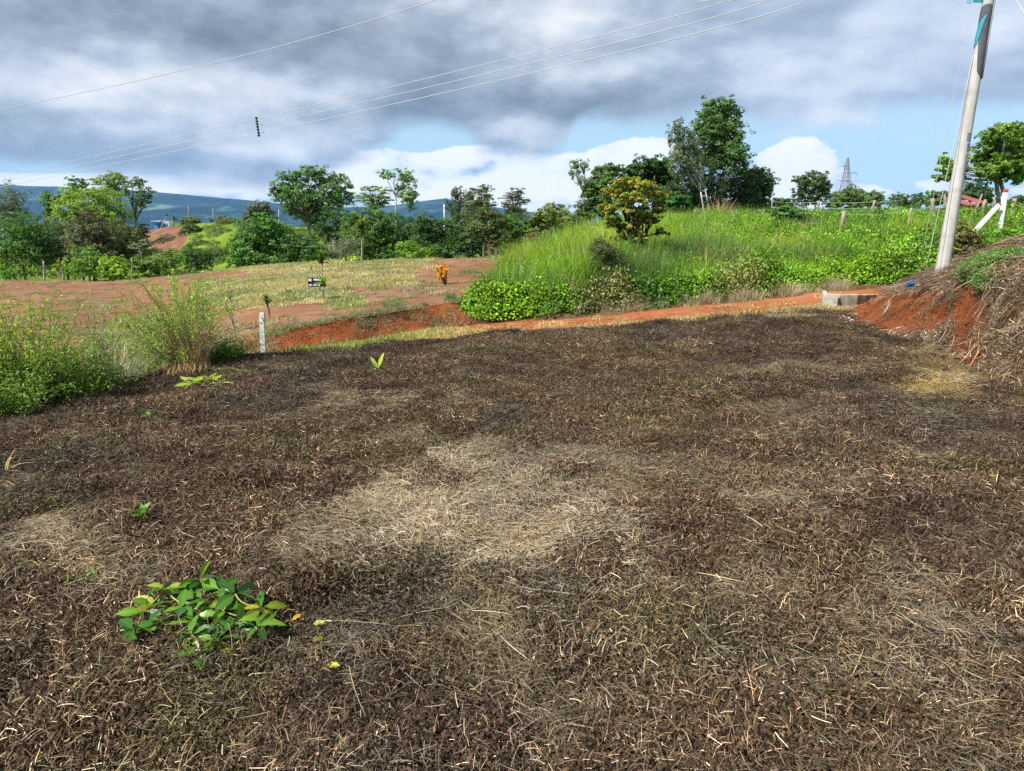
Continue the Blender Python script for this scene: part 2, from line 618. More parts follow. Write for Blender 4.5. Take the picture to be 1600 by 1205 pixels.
RED = [(0.18, 0.060, 0.024), (0.285, 0.104, 0.042), (0.37, 0.17, 0.085)]
BROWN = [(0.13, 0.062, 0.034), (0.21, 0.106, 0.056), (0.27, 0.16, 0.10)]
M = dict(
    leaf=leaf_mat('foliage', trans=0.42),
    leafi=leaf_mat('foliage_scattered', inst=True, trans=0.3),
    dead=leaf_mat('dead_leaves', k_=0.78, inst=True, trans=0.12, rough=0.75, spec=0.15, ttint=(1, .9, .7)),
    deadm=leaf_mat('dead_stems', k_=0.8, trans=0.1, rough=0.75, spec=0.15, ttint=(1, .9, .7)),
    gloss=leaf_mat('glossy_leaves', trans=0.35, rough=0.38, spec=0.4),
    bark=plain_mat('bark', (0.16, 0.125, 0.095), 0.9, 0.5, 9, 0.5, stretch=(3, 3, 1), usecol=True),
    pale=plain_mat('pale_bark', (0.42, 0.39, 0.33), 0.85, 0.4, 7, 0.3, stretch=(3, 3, 1), usecol=True),
    wood=plain_mat('weathered_wood', (0.34, 0.29, 0.23), 0.85, 0.55, 14, 0.4, stretch=(4, 4, 0.7), usecol=True),
    white=plain_mat('white_paint', (0.78, 0.78, 0.76), 0.6, 0.18, 6, 0.1),
    redp=plain_mat('red_paint', (0.55, 0.07, 0.05), 0.6, 0.25, 8, 0.1),
    conc=plain_mat('concrete', (0.46, 0.45, 0.42), 0.85, 0.28, 5, 0.25, stretch=(1, 1, 0.35)),
    conc2=plain_mat('weathered_concrete', (0.40, 0.37, 0.31), 0.9, 0.45, 6, 0.4, col2=(0.20, 0.18, 0.15)),
    steel=plain_mat('galvanised_steel', (0.34, 0.35, 0.37), 0.5, 0.3, 5, 0.0, metal=0.3),
    wire=plain_mat('aluminium_wire', (0.42, 0.43, 0.44), 0.5, 0.1, 5, 0.0),
    dark=plain_mat('dark_insulator', (0.03, 0.033, 0.036), 0.5, 0.2, 20, 0.0),
    blackb=plain_mat('black_board', (0.012, 0.013, 0.016), 0.5, 0.3, 12, 0.0),
    paint=plain_mat('white_lettering', (0.75, 0.80, 0.85), 0.6, 0.1, 30, 0.0),
    grey=plain_mat('painted_shadow_grey', (0.085, 0.095, 0.115), 0.75, 0.3, 12, 0.1),  # colour of the shadow painted on the utility pole
    teal=plain_mat('teal_plastic', (0.05, 0.32, 0.38), 0.45, 0.3, 6, 0.05),
    bluem=plain_mat('blue_marking', (0.03, 0.14, 0.36), 0.6, 0.3, 40, 0.0),
    bluewall=plain_mat('blue_wall', (0.02, 0.20, 0.62), 0.7, 0.15, 2, 0.0),
    palewall=plain_mat('pale_wall', (0.42, 0.50, 0.56), 0.8, 0.2, 2, 0.0),
    redroof=plain_mat('red_metal_roof', (0.26, 0.07, 0.06), 0.6, 0.3, 2, 0.0),
    darkwall=plain_mat('dark_timber', (0.04, 0.032, 0.028), 0.8, 0.3, 4, 0.0),
    g_field=ground_mat('dark_soil', [(0.016, 0.010, 0.008), (0.03, 0.019, 0.013), (0.05, 0.03, 0.02)], [(0.05, 0.035, 0.02), (0.10, 0.07, 0.04), (0.17, 0.13, 0.075)], 1.5),
    g_road=ground_mat('red_road', RED, [(0.22, 0.17, 0.09), (0.34, 0.26, 0.14), (0.40, 0.32, 0.18)], 1.0),
    g_cut=ground_mat('red_cut_earth', [(0.12, 0.036, 0.013), (0.23, 0.070, 0.023), (0.33, 0.115, 0.042)], [(0.08, 0.06, 0.035), (0.13, 0.10, 0.05), (0.18, 0.14, 0.08)], 1.6, 1.0, 0.06),
    g_hill=ground_mat('brown_hill_soil', BROWN, [(0.22, 0.20, 0.075), (0.34, 0.30, 0.12), (0.43, 0.38, 0.18)], 0.8, 0.8, 0.05),
    g_green=ground_mat('green_hill_soil', [(0.05, 0.065, 0.015), (0.08, 0.11, 0.02), (0.12, 0.16, 0.03)], [(0.10, 0.17, 0.02), (0.15, 0.24, 0.03), (0.2, 0.3, 0.04)], 0.5),
    g_far=ground_mat('far_country', [(0.05, 0.09, 0.015), (0.11, 0.17, 0.02), (0.18, 0.24, 0.03)], [(0.11, 0.052, 0.030), (0.16, 0.080, 0.048), (0.21, 0.13, 0.08)], 0.25),
)

# ------------------------------------------------------------------ terrain from feature lines
PXS = np.arange(-900, 2501, 8.0)


def line(ctrl):
    """ctrl: (px, Y, z) or (px, Y, 'p', py)"""
    px = [c_[0] for c_ in ctrl]
    Yv = [c_[1] for c_ in ctrl]
    zv = [(CAMZ + c_[1] * slope(c_[3])) if len(c_) == 4 else c_[2] for c_ in ctrl]
    Yi = np.interp(PXS, px, Yv)
    zi = np.interp(PXS, px, zv)
    k = np.array([1, 2, 3, 2, 1]) / 9
    Yi = np.convolve(np.pad(Yi, 2, 'edge'), k, 'valid')
    zi = np.convolve(np.pad(zi, 2, 'edge'), k, 'valid')
    m_ = (zi - CAMZ) / Yi
    v = (m_ * cT + sT) / (cT - m_ * sT)
    t = Yi / (cT + v * sT)
    return np.stack([(PXS - 800) / F * t, Yi, zi], 1)


def flat_line(Y, half, z):
    u_ = (PXS - 800) / 1700
    return np.stack([u_ * half, np.full(len(PXS), Y), np.full(len(PXS), z)], 1)


P = 'p'
Lb2 = flat_line(-60, 110, -1.0)
Lb = flat_line(-12, 34, 0.1)
L0 = flat_line(1.2, 14, 0.0)
L1 = flat_line(3.9, 13.0, -0.03)
L2 = line([(-900, 4.6, -.2), (-200, 5.4, P, 705), (0, 6.0, P, 652), (200, 7.6, P, 595), (340, 9, P, 566), (480, 9.8, P, 551), (620, 10.3, P, 538),
           (800, 11, P, 523), (1000, 11.5, P, 510), (1150, 12.3, P, 494), (1280, 13, P, 485), (1400, 13, P, 490), (2500, 13, -.1)])
L3 = line([(-900, 6, -.95), (0, 7.5, -1.0), (200, 9, -1.05), (340, 10.5, -1.1), (480, 11.3, -1.0), (560, 11.8, -.88), (660, 12.0, P, 535), (800, 12.6, P, 523),
           (1000, 13.3, P, 507), (1150, 13.8, P, 497), (1280, 14.3, P, 482), (1400, 14.6, P, 472), (1600, 15, -.2), (2500, 16, -.1)])
L4 = line([(-900, 8.5, -1.2), (0, 9.5, -1.2), (200, 11, -1.22), (340, 12.5, -1.2), (480, 13.5, P, 549), (560, 13.8, P, 538), (660, 14.3, P, 520), (760, 15.2, P, 506),
           (900, 15.6, P, 497), (1000, 15.9, P, 488), (1150, 16.5, P, 474), (1280, 17, P, 459), (1400, 17.3, P, 450), (1600, 17.5, .15), (2500, 18, .8)])
L5 = line([(-900, 9.5, -1.15), (0, 10.5, -1.18), (200, 12, -1.2), (330, 13, -1.15), (350, 13.5, P, 546), (440, 14.1, P, 517), (560, 14.4, P, 496), (640, 14.9, P, 485),
           (700, 15.5, P, 474), (745, 16.0, P, 473), (800, 16.3, -.55), (900, 16.4, -.6), (1000, 16.8, -.52), (1150, 17.4, -.42), (1280, 18, -.25), (1400, 18.4, -.1), (1600, 18.8, .5), (2500, 19, 1.0)])
L6 = line([(-900, 22, P, 505), (0, 20, P, 502), (200, 20, P, 498), (360, 20, P, 475), (500, 20, P, 462), (650, 21, P, 445), (760, 22, P, 436), (840, 22, -.32), (900, 22.5, .12),
           (1050, 24, .35), (1300, 25, .45), (1500, 26, .75), (1600, 26, 1.0), (2500, 26, 1.3)])
L7 = line([(-900, 36, P, 436), (0, 36, P, 433), (200, 37, P, 434), (300, 36, P, 422), (380, 35, P, 413), (470, 34, P, 406), (560, 33, P, 403), (650, 33, P, 401), (760, 33, P, 397),
           (850, 32, -.55), (900, 33, .15), (960, 36, .6), (1050, 40, 1.0), (1200, 42, 1.1), (1400, 42, 1.1), (1600, 40, 1.3), (2500, 40, 1.5)])
L8 = line([(-900, 46, -4), (0, 46, -4.2), (400, 45, -3.6), (700, 43, -2.6), (850, 42, -1.6), (1000, 50, .3), (1200, 55, .8), (2500, 55, 1.2)])
L9 = line([(-900, 62, -5.5), (0, 62, -5.5), (400, 60, -5.0), (800, 60, -3.5), (1000, 70, -.5), (1200, 75, .4), (2500, 75, 1.0)])
L10 = line([(-900, 82, -6.0), (0, 80, -5.5), (190, 80, -5.0), (280, 76, -4.2), (400, 72, -4.0), (800, 80, -3.0), (1200, 95, 0.2), (2500, 95, .8)])
L11 = line([(-900, 115, -6), (0, 110, -5), (180, 102, P, 366), (235, 98, P, 347), (330, 93, P, 337), (420, 93, P, 339), (500, 95, P, 350), (650, 95, P, 368), (800, 95, -2.5), (1000, 110, -1), (1200, 115, 0), (2500, 115, .5)])
L12 = line([(-900, 150, -12), (0, 150, -12), (600, 150, -12), (1000, 170, -5), (1300, 190, -2), (2500, 190, -2)])
L13 = line([(-900, 420, -42), (800, 420, -40), (1300, 460, -10), (2500, 460, -8)])
L14 = line([(-900, 1500, -140), (800, 1500, -140), (1400, 1500, -60), (2500, 1500, -50)])
L15 = line([(-900, 4500, -210), (2500, 4500, -210)])
L16 = line([(-900, 10700, -210), (2500, 10700, -210)])


def build_rows(lines, subs, smooth_from=None):
    rows = []
    for a, b, n in zip(lines[:-1], lines[1:], subs):
        for k in range(n):
            f_ = k / n
            rows.append(a * (1 - f_) + b * f_)
    rows.append(lines[-1])
    return np.array(rows)


class Surf:
    def __init__(s, grid):
        s.g = grid
        a = grid[:-1, :-1]; b = grid[:-1, 1:]; c_ = grid[1:, 1:]; d_ = grid[1:, :-1]
        s.a, s.b, s.c, s.d = a, b, c_, d_
        s.n = np.cross(c_ - a, d_ - b)
        s.area = np.linalg.norm(s.n, axis=2) * 0.5
        s.nn = s.n / (2 * s.area[..., None] + 1e-12)
        s.cen = (a + b + c_ + d_) / 4

    def sample(s, n, dens=None):
        w = s.area.copy()
        if dens is not None:
            w *= np.clip(dens(s.cen[..., 0], s.cen[..., 1], s.cen[..., 2]), 0, None)
        w = w.ravel()
        if w.sum() <= 0: raise ValueError('no density')
        idx = RNG.choice(len(w), n, p=w / w.sum())
        j, i = np.unravel_index(idx, s.area.shape)
        u_ = RNG.random((n, 1)); v_ = RNG.random((n, 1))
        p_ = (s.a[j, i] * (1 - u_) + s.b[j, i] * u_) * (1 - v_) + (s.d[j, i] * (1 - u_) + s.c[j, i] * u_) * v_
        nn = s.nn[j, i]
        nn = nn * np.sign(nn[:, 2:3] + 1e-9)
        return p_, nn


def bump(gr, amp, scale, layer=0, oct_=3):
    gr = gr.copy()
    gr[..., 2] += (vnoise(gr[..., 0], gr[..., 1], scale, oct_, layer) - 0.5) * 2 * amp
    return gr


lines_all = [Lb2, Lb, L0, L1, L2, L3, L4, L5, L6, L7, L8, L9, L10, L11, L12, L13, L14, L15, L16]
subs_all = [6, 12, 20, 44, 6, 8, 8, 20, 18, 6, 8, 8, 16, 6, 4, 4, 3, 3]
allrows = build_rows(lines_all, subs_all)
starts = np.concatenate([[0], np.cumsum(subs_all)])
# soften the hillsides (not the cut bank)
for it in range(6):
    z = allrows[..., 2]
    j0, j1 = starts[7] + 3, starts[13] + 3
    z[j0:j1] = 0.25 * z[j0 - 1:j1 - 1] + 0.5 * z[j0:j1] + 0.25 * z[j0 + 1:j1 + 1]
X_, Y_, Z_ = allrows[..., 0], allrows[..., 1], allrows[..., 2]
amp = np.interp(Y_, [-60, -12, 1, 9, 15, 30, 60, 90, 200, 1000], [.1, .05, .03, .035, .05, .12, .5, .6, 2, 6])
Z_ += (vnoise(X_, Y_, 0.9, 3, 1) - 0.5) * 2 * np.minimum(amp, .08)
Z_ += (vnoise(X_, Y_, 0.16, 3, 2) - 0.5) * 1.6 * amp * (Y_ > 13)
Z_ += (vnoise(X_, Y_, 1.9, 3, 5) - .5) * 0.15 * (Y_ < 13) * (Y_ > -10)
# erosion rills in the cut
cutm = np.zeros_like(Z_)
cutm[starts[6] + 1:starts[7]] = 1
Z_ += cutm * (vnoise(X_, Y_ * 0.2, 3.2, 3, 3) - 0.5) * 0.22
Y_ += cutm * (vnoise(X_, Z_, 2.2, 3, 4) - 0.5) * 0.30


def ell(px, py, cx, cy, rx, ry, soft=0.6):
    r_ = np.sqrt(((px - cx) / rx) ** 2 + ((py - cy) / ry) ** 2)
    return np.clip((1 - r_) / soft + 0.5, 0, 1)


def cover_hill(x, y, z):
    px, py = proj(x, y, z)
    c_ = np.zeros_like(px)
    for e_ in [(480, 436, 170, 40), (400, 465, 80, 30), (600, 425, 130, 28), (560, 475, 50, 14), (230, 550, 90, 50), (600, 447, 60, 10)]:
        c_ = np.maximum(c_, ell(px, py, *e_))
    for e_ in [(460, 495, 130, 20), (640, 470, 90, 22), (700, 430, 70, 24), (350, 430, 60, 8), (580, 455, 60, 9)]:
        c_ = c_ - 0.75 * ell(px, py, *e_)
    return np.clip(c_, 0.12, 0.95)


def cover_field(x, y, z):
    px, py = proj(x, y, z)
    c_ = np.zeros_like(px)
    for cx, cy, rx, ry, a_ in STRAW:
        c_ = np.maximum(c_, a_ * ell(px, py, cx, cy, rx, ry, 0.9))
    return np.clip(c_, 0, 1)


# (px, py, rx, ry, strength) patches where the dead cover has bleached to straw
STRAW = [(640, 760, 110, 70, .95), (720, 830, 200, 85, .95), (620, 850, 120, 60, .8), (860, 800, 200, 70, .75), (980, 890, 190, 70, .6), (820, 900, 190, 60, .6),
         (560, 620, 90, 26, .55), (650, 625, 70, 16, .45), (1290, 770, 90, 30, .55), (1370, 790, 60, 16, .5), (110, 850, 140, 30, .75), (60, 745, 60, 12, .4),
         (300, 830, 120, 24, .4), (1260, 930, 110, 36, .6), (1420, 905, 90, 30, .5), (1130, 960, 140, 40, .5), (1560, 960, 60, 40, .6), (1460, 1030, 90, 40, .55),
         (1010, 665, 60, 14, .45), (700, 1000, 200, 60, .42), (1270, 590, 140, 20, .42), (1500, 600, 80, 18, .85), (1460, 560, 50, 12, .5), (780, 1130, 300, 60, .35), (1560, 1130, 120, 60, .5),
         (430, 1020, 90, 30, .5), (1180, 760, 80, 24, .3), (1350, 660, 90, 14, .3), (1200, 493, 80, 10, .95), (420, 570, 50, 8, .45), (1330, 700, 300, 100, .22), (1550, 760, 80, 60, .3)]


def strip(name, r0, r1, mat, cover, lab=None):
    gr = allrows[r0:r1 + 1]
    h, w = gr.shape[:2]
    ii = (np.arange(h - 1)[:, None] * w + np.arange(w - 1)[None]).ravel()
    Q = np.stack([ii, ii + 1, ii + w + 1, ii + w], 1)
    cv_ = cover(gr[..., 0], gr[..., 1], gr[..., 2]).ravel() if callable(cover) else np.full(h * w, cover)
    o = mesh_obj(name, gr.reshape(-1, 3), Q, [mat], extra={'cover': cv_})
    tag(o, kind='structure')
    return o, Surf(gr)


def cover_verge(x, y, z):
    px, py = proj(x, y, z)
    return np.clip(0.75 * (px < 560) + 0.55 * ell(px, py, 1180, 490, 110, 22) - 0.25 + 0.4 * (px < 620), -.4, 1)


def cover_road(x, y, z):
    px, py = proj(x, y, z)
    c_ = 0.95 * np.clip((640 - px) / 80, 0, 1)
    c_ = np.maximum(c_, 0.6 * ell(px, py, 620, 530, 160, 6))
    return np.clip(c_ - .3, -.4, 1)


def cover_cut(x, y, z):
    px, py = proj(x, y, z)
    return np.clip(0.08 + 0.5 * (px > 760) + 0.6 * (px < 330), -.5, 1)


def cover_far(x, y, z):
    px, py = proj(x, y, z)
    return np.clip(0.95 * ell(px, py, 258, 370, 34, 26, .4) * (y > 70) * (y < 112) + 0.6 * ell(px, py, 640, 390, 20, 20) * (y > 60) * (y < 112) + .05, 0, 1)


st = list(starts)
S = {}
_, S['yard'] = strip('ground', 0, st[4], M['g_field'], cover_field)
_, S['verge'] = strip('road_verge', st[4], st[5], M['g_road'], cover_verge)
_, S['road'] = strip('dirt_road', st[5], st[6], M['g_road'], cover_road)
_, S['cut'] = strip('earth_cut', st[6], st[7], M['g_cut'], cover_cut)

# hillside split between the bare field (left) and the overgrown slope (right)
i_split = int(np.searchsorted(PXS, 880))


def strip_cols(name, r0, r1, c0, c1, mat, cover):
    gr = allrows[r0:r1 + 1, c0:c1 + 1]
    h, w = gr.shape[:2]
    ii = (np.arange(h - 1)[:, None] * w + np.arange(w - 1)[None]).ravel()
    Q = np.stack([ii, ii + 1, ii + w + 1, ii + w], 1)
    cv_ = cover(gr[..., 0], gr[..., 1], gr[..., 2]).ravel() if callable(cover) else np.full(h * w, cover)
    o = mesh_obj(name, gr.reshape(-1, 3), Q, [mat], extra={'cover': cv_})
    tag(o, kind='structure')
    return o, Surf(gr)


_, S['hill'] = strip_cols('hill_field', st[7], st[9], 0, i_split, M['g_hill'], cover_hill)
_, S['slope'] = strip_cols('grassy_hillside', st[7], st[9], i_split, len(PXS) - 1, M['g_green'], 0.5)
S['hillside'] = Surf(allrows[st[7]:st[9] + 1])
_, S['far'] = strip('valley_ground', st[9], len(allrows) - 1, M['g_far'], cover_far)

# right-hand bank with the broken red face
BX = np.arange(1296, 2305, 8.0)


def bline(ctrl):
    px = [c_[0] for c_ in ctrl]; Yv = [c_[1] for c_ in ctrl]
    zv = [(CAMZ + c_[1] * slope(c_[3])) if len(c_) == 4 else c_[2] for c_ in ctrl]
    Yi = np.interp(BX, px, Yv); zi = np.interp(BX, px, zv)
    k = np.array([1, 2, 3, 2, 1]) / 9
    Yi = np.convolve(np.pad(Yi, 2, 'edge'), k, 'valid')
    zi = np.convolve(np.pad(zi, 2, 'edge'), k, 'valid')
    m_ = (zi - CAMZ) / Yi
    v = (m_ * cT + sT) / (cT - m_ * sT)
    t = Yi / (cT + v * sT)
    return np.stack([(BX - 800) / F * t, Yi, zi], 1)


B00 = bline([(1296, 11.8, -.5), (1400, 9.3, -.35), (1600, 6.0, -.35), (2300, 4.0, -.3)])
B0 = bline([(1296, 12.2, -.3), (1330, 11.3, P, 509), (1400, 9.8, P, 523), (1450, 8.8, P, 541), (1500, 7.8, P, 561), (1550, 7.1, P, 581), (1600, 6.5, P, 603), (1700, 5.8, -.05), (1900, 5.0, 0), (2300, 4.5, 0)])
B1 = bline([(1296, 12.9, -.33), (1335, 13, P, 484), (1360, 12.4, P, 470), (1400, 11.4, P, 459), (1440, 10.6, P, 448), (1480, 9.8, P, 434), (1540, 8.5, P, 418), (1600, 7.6, P, 404), (1700, 7.1, 1.15), (1900, 6.6, 1.25), (2300, 6.6, 1.3)])
B2 = bline([(1296, 14.2, -.5), (1360, 14, -.2), (1400, 14, .12), (1440, 14, .32), (1480, 14, .55), (1540, 14, .82), (1600, 14, 1.1), (1900, 14, 1.4), (2300, 14, 1.5)])
B3 = bline([(1296, 16, -.8), (1400, 16.5, -.5), (1440, 17, -.1), (1480, 18, .1), (1540, 20, .5), (1600, 23, .6), (1900, 23, .9), (2300, 23, 1.0)])
rows = []
for a, b, n in ((B00, B0, 3), (B0, B1, 22), (B1, B2, 14), (B2, B3, 10)):
    for k in range(n):
        f_ = k / n
        r_ = a * (1 - f_) + b * f_
        if a is B0:  # steep, slightly undercut upper face
            r_[:, 2] = a[:, 2] + (b[:, 2] - a[:, 2]) * (f_ ** 1.25 * 0.75 + 0.25 * math.sin(f_ * math.pi / 2))
            ff = f_ * 0.8 if f_ < .8 else .64 + (f_ - .8) * 1.8
            r_[:, :2] = a[:, :2] * (1 - ff) + b[:, :2] * ff
        rows.append(r_)
rows.append(B3)
bank = np.array(rows)
for it in range(2):
    bank[18:34, :, 2] = 0.25 * bank[17:33, :, 2] + .5 * bank[18:34, :, 2] + .25 * bank[19:35, :, 2]
k_ = np.zeros(len(bank)); k_[3:26] = 1
bank[..., 1] += k_[:, None] * (vnoise(bank[..., 0] * 1.2, bank[..., 2] * 1.6, 1.3, 4, 5) - .5) * 0.7
bank[..., 2] += k_[:, None] * (vnoise(bank[..., 0], bank[..., 1], 2.1, 3, 6) - .5) * 0.16


def cover_bank(x, y, z):
    px, py = proj(x, y, z)
    c_ = 0.62 * np.ones_like(px)
    for e_ in [(1514, 505, 24, 60), (1372, 490, 55, 32), (1435, 470, 28, 14), (1425, 492, 45, 22), (1350, 480, 50, 30), (1462, 488, 16, 26)]:
        c_ = c_ - 0.8 * ell(px, py, *e_)
    return np.clip(c_, 0, 1)


h, w = bank.shape[:2]
ii = (np.arange(h - 1)[:, None] * w + np.arange(w - 1)[None]).ravel()
bq = np.stack([ii, ii + 1, ii + w + 1, ii + w], 1)
bo = mesh_obj('earth_bank', bank.reshape(-1, 3), bq, [M['g_cut']], extra={'cover': cover_bank(bank[..., 0], bank[..., 1], bank[..., 2]).ravel()})
tag(bo, kind='structure')
S['bank'] = Surf(bank[:])

# height lookup
vv, ff_ = [], []
off = 0
for gr in (allrows, bank):
    h, w = gr.shape[:2]
    ii = (np.arange(h - 1)[:, None] * w + np.arange(w - 1)[None]).ravel()
    q_ = np.stack([ii, ii + 1, ii + w + 1, ii + w], 1) + off
    vv += gr.reshape(-1, 3).tolist(); ff_ += q_.tolist()
    off += h * w
BVH = BVHTree.FromPolygons(vv, ff_)


def gz(x, y):
    hit = BVH.ray_cast(Vector((x, y, 800)), Vector((0, 0, -1)))
    return hit[0].z if hit[0] is not None else 0.0


def on_ground(px, py):
    """where the ray through a photo pixel meets the ground"""
    o = Vector((0, 0, CAMZ))
    d_ = (pt(px, py, 1.0) - o).normalized()
    hit = BVH.ray_cast(o, d_)
    return hit[0]


def gpos(px, Y, py=450):
    x = pt(px, py, Y).x
    return Vector((x, Y, gz(x, Y)))


# ------------------------------------------------------------------ mountains
mx = np.linspace(-15000, 15000, 301); my = np.linspace(4300, 10400, 66)
GX, GY = np.meshgrid(mx, my)
sky_px = [-900, -300, 0, 60, 130, 230, 300, 360, 420, 470, 560, 620, 660, 700, 740, 790, 850, 1000, 1300, 1600, 2500]
sky_py = [300, 292, 288, 290, 293, 296, 302, 308, 314, 322, 326, 322, 316, 311, 318, 326, 334, 338, 340, 340, 335]
pxg = 800 + GX / GY * F * 0.99
ridge = np.interp(pxg, sky_px, [CAMZ + 9500 * slope(p_ - 1) for p_ in sky_py])
f_ = np.clip((GY - 4300) / 5200, 0, 1)
rn = vnoise(GX, GY, 1 / 2600, 5, 2)
rn2 = 1 - np.abs(2 * vnoise(GX, GY, 1 / 1500, 4, 4) - 1)
H = -210 + (ridge + 210) * (f_ ** 1.3) * (0.80 + 0.2 * f_)
H += (rn - .5) * 330 * np.sin(np.clip(f_, 0, .93) * math.pi) + (rn2 - .6) * 120 * np.sin(np.clip(f_, 0, .95) * math.pi)
H += (vnoise(GX, GY, 1 / 400, 3, 6) - .5) * 34 * np.clip(f_ * 4, 0, 1)
H = np.where(GY > 9500, ridge - (GY - 9500) * .12 + (rn - .5) * 40, H)
mg = np.stack([GX, GY, H], 2)
h, w = GX.shape
ii = (np.arange(h - 1)[:, None] * w + np.arange(w - 1)[None]).ravel()
mm, g_ = new_mat('mountain_forest')
tc = g_.n('ShaderNodeTexCoord').outputs['Object']
n1 = g_.noise(tc, 0.0011, 6, .62); n2 = g_.noise(tc, 0.006, 5, .65)
c_ = g_.ramp(g_.add(g_.mul(n1, .6), g_.mul(n2, .4)), [(0.44, (0.004, 0.012, 0.016)), (0.52, (0.010, 0.028, 0.026)), (0.58, (0.03, 0.07, 0.05)), (0.68, (0.14, 0.20, 0.13))])  # dark tones lean blue: part of the distance haze is put into the colour
p_ = g_.n('ShaderNodeBsdfDiffuse'); g_.put(p_.inputs[0], c_)
finish(mm, g_, p_.outputs[0])
o = mesh_obj('mountains', mg.reshape(-1, 3), np.stack([ii, ii + 1, ii + w + 1, ii + w], 1), [mm])
tag(o, kind='structure')

# haze: the air between here and the mountains
hm, g_ = new_mat('haze_air')
pv = g_.n('ShaderNodeVolumePrincipled')
pv.inputs['Color'].default_value = (0.28, 0.56, 1.0, 1)
pv.inputs['Density'].default_value = 0.000042
pv.inputs['Anisotropy'].default_value = 0.0
ho = g_.n('ShaderNodeOutputMaterial')
hm.node_tree.links.new(pv.outputs[0], ho.inputs['Volume'])
hb = MB()
hb.box((0, 5200, 270), (31000, 11400, 964))
hz = hb.build('haze', hm, smooth=False)
tag(hz, kind='stuff')


# ------------------------------------------------------------------ scattered ground cover (stuff)
def gn_scatter(name, label, pos, rot, scl, idx, tint, variants, cat=None):
    me = bpy.data.meshes.new(name)
    n = len(pos)
    me.vertices.add(n)
    me.vertices.foreach_set('co', np.asarray(pos, dtype=np.float32).ravel())
    for nm, ty, v in (('rot', 'FLOAT_VECTOR', rot), ('scl', 'FLOAT_VECTOR', scl), ('tint', 'FLOAT_VECTOR', tint)):
        a = me.attributes.new(nm, ty, 'POINT')
        a.data.foreach_set('vector', np.asarray(v, dtype=np.float32).ravel())
    a = me.attributes.new('idx', 'INT', 'POINT')
    a.data.foreach_set('value', np.asarray(idx, dtype=np.int32))
    ob = bpy.data.objects.new(name, me)
    COL.objects.link(ob)
    coll = bpy.data.collections.new(name + '_pieces')
    for v in variants: coll.objects.link(v)
    ng = bpy.data.node_groups.new(name + '_scatter', 'GeometryNodeTree')
    ng.interface.new_socket(name='Geometry', in_out='INPUT', socket_type='NodeSocketGeometry')
    ng.interface.new_socket(name='Geometry', in_out='OUTPUT', socket_type='NodeSocketGeometry')
    N = ng.nodes; Lk = ng.links
    gi = N.new('NodeGroupInput'); go = N.new('NodeGroupOutput')
    iop = N.new('GeometryNodeInstanceOnPoints')
    ci = N.new('GeometryNodeCollectionInfo')
    ci.inputs['Collection'].default_value = coll
    ci.inputs['Separate Children'].default_value = True
    ci.inputs['Reset Children'].default_value = True

    def na(nm, ty):
        nd = N.new('GeometryNodeInputNamedAttribute')
        nd.data_type = ty
        nd.inputs['Name'].default_value = nm
        return [o_ for o_ in nd.outputs if o_.enabled and o_.name == 'Attribute'][0]
    e2r = N.new('FunctionNodeEulerToRotation')
    Lk.new(gi.outputs[0], iop.inputs['Points'])
    Lk.new(ci.outputs[0], iop.inputs['Instance'])
    iop.inputs['Pick Instance'].default_value = True
    Lk.new(na('idx', 'INT'), iop.inputs['Instance Index'])
    Lk.new(na('rot', 'FLOAT_VECTOR'), e2r.inputs[0])
    Lk.new(e2r.outputs[0], iop.inputs['Rotation'])
    Lk.new(na('scl', 'FLOAT_VECTOR'), iop.inputs['Scale'])
    Lk.new(iop.outputs[0], go.inputs[0])
    md = ob.modifiers.new('scatter', 'NODES')
    md.node_group = ng
    tag(ob, label, None, None, 'stuff')
    return ob


def variant(name, parts, mat):
    """parts: list of (V,Q,reps,colors per piece)"""
    Vs, Qs, Cs = [], [], []
    off = 0
    for V, Q, reps, c_ in parts:
        Vs.append(V); Qs.append(Q + off); off += len(V)
        Cs.append(np.repeat(c_, reps, axis=0))
    return mesh_obj(name, np.concatenate(Vs), np.concatenate(Qs), [mat], np.concatenate(Cs), link=False)


def disk(n, r, k=0.5):
    a = RNG.uniform(0, 2 * math.pi, n)
    q = r * RNG.random(n) ** k
    return np.stack([q * np.cos(a), q * np.sin(a), np.zeros(n)], 1)


def tilt_from(nn, spin, amt=1.0):
    """euler rotating +Z onto the surface normal after a spin about Z"""
    out = np.zeros((len(nn), 3))
    # Rx, Ry small-angle aligned tilt, spin first
    for i_ in range(0):
        pass
    nx, ny, nz = nn[:, 0] * amt, nn[:, 1] * amt, nn[:, 2]
    # XYZ euler: R = Rz*Ry*Rx ; with Rz=spin, express normal in the spun frame
    cx_ = nx * np.cos(spin) + ny * np.sin(spin)
    cy_ = -nx * np.sin(spin) + ny * np.cos(spin)
    ry = np.arctan2(cx_, np.sqrt(nz ** 2 + cy_ ** 2))
    rx = np.arctan2(-cy_, nz)
    out[:, 0] = rx; out[:, 1] = ry; out[:, 2] = spin
    return out


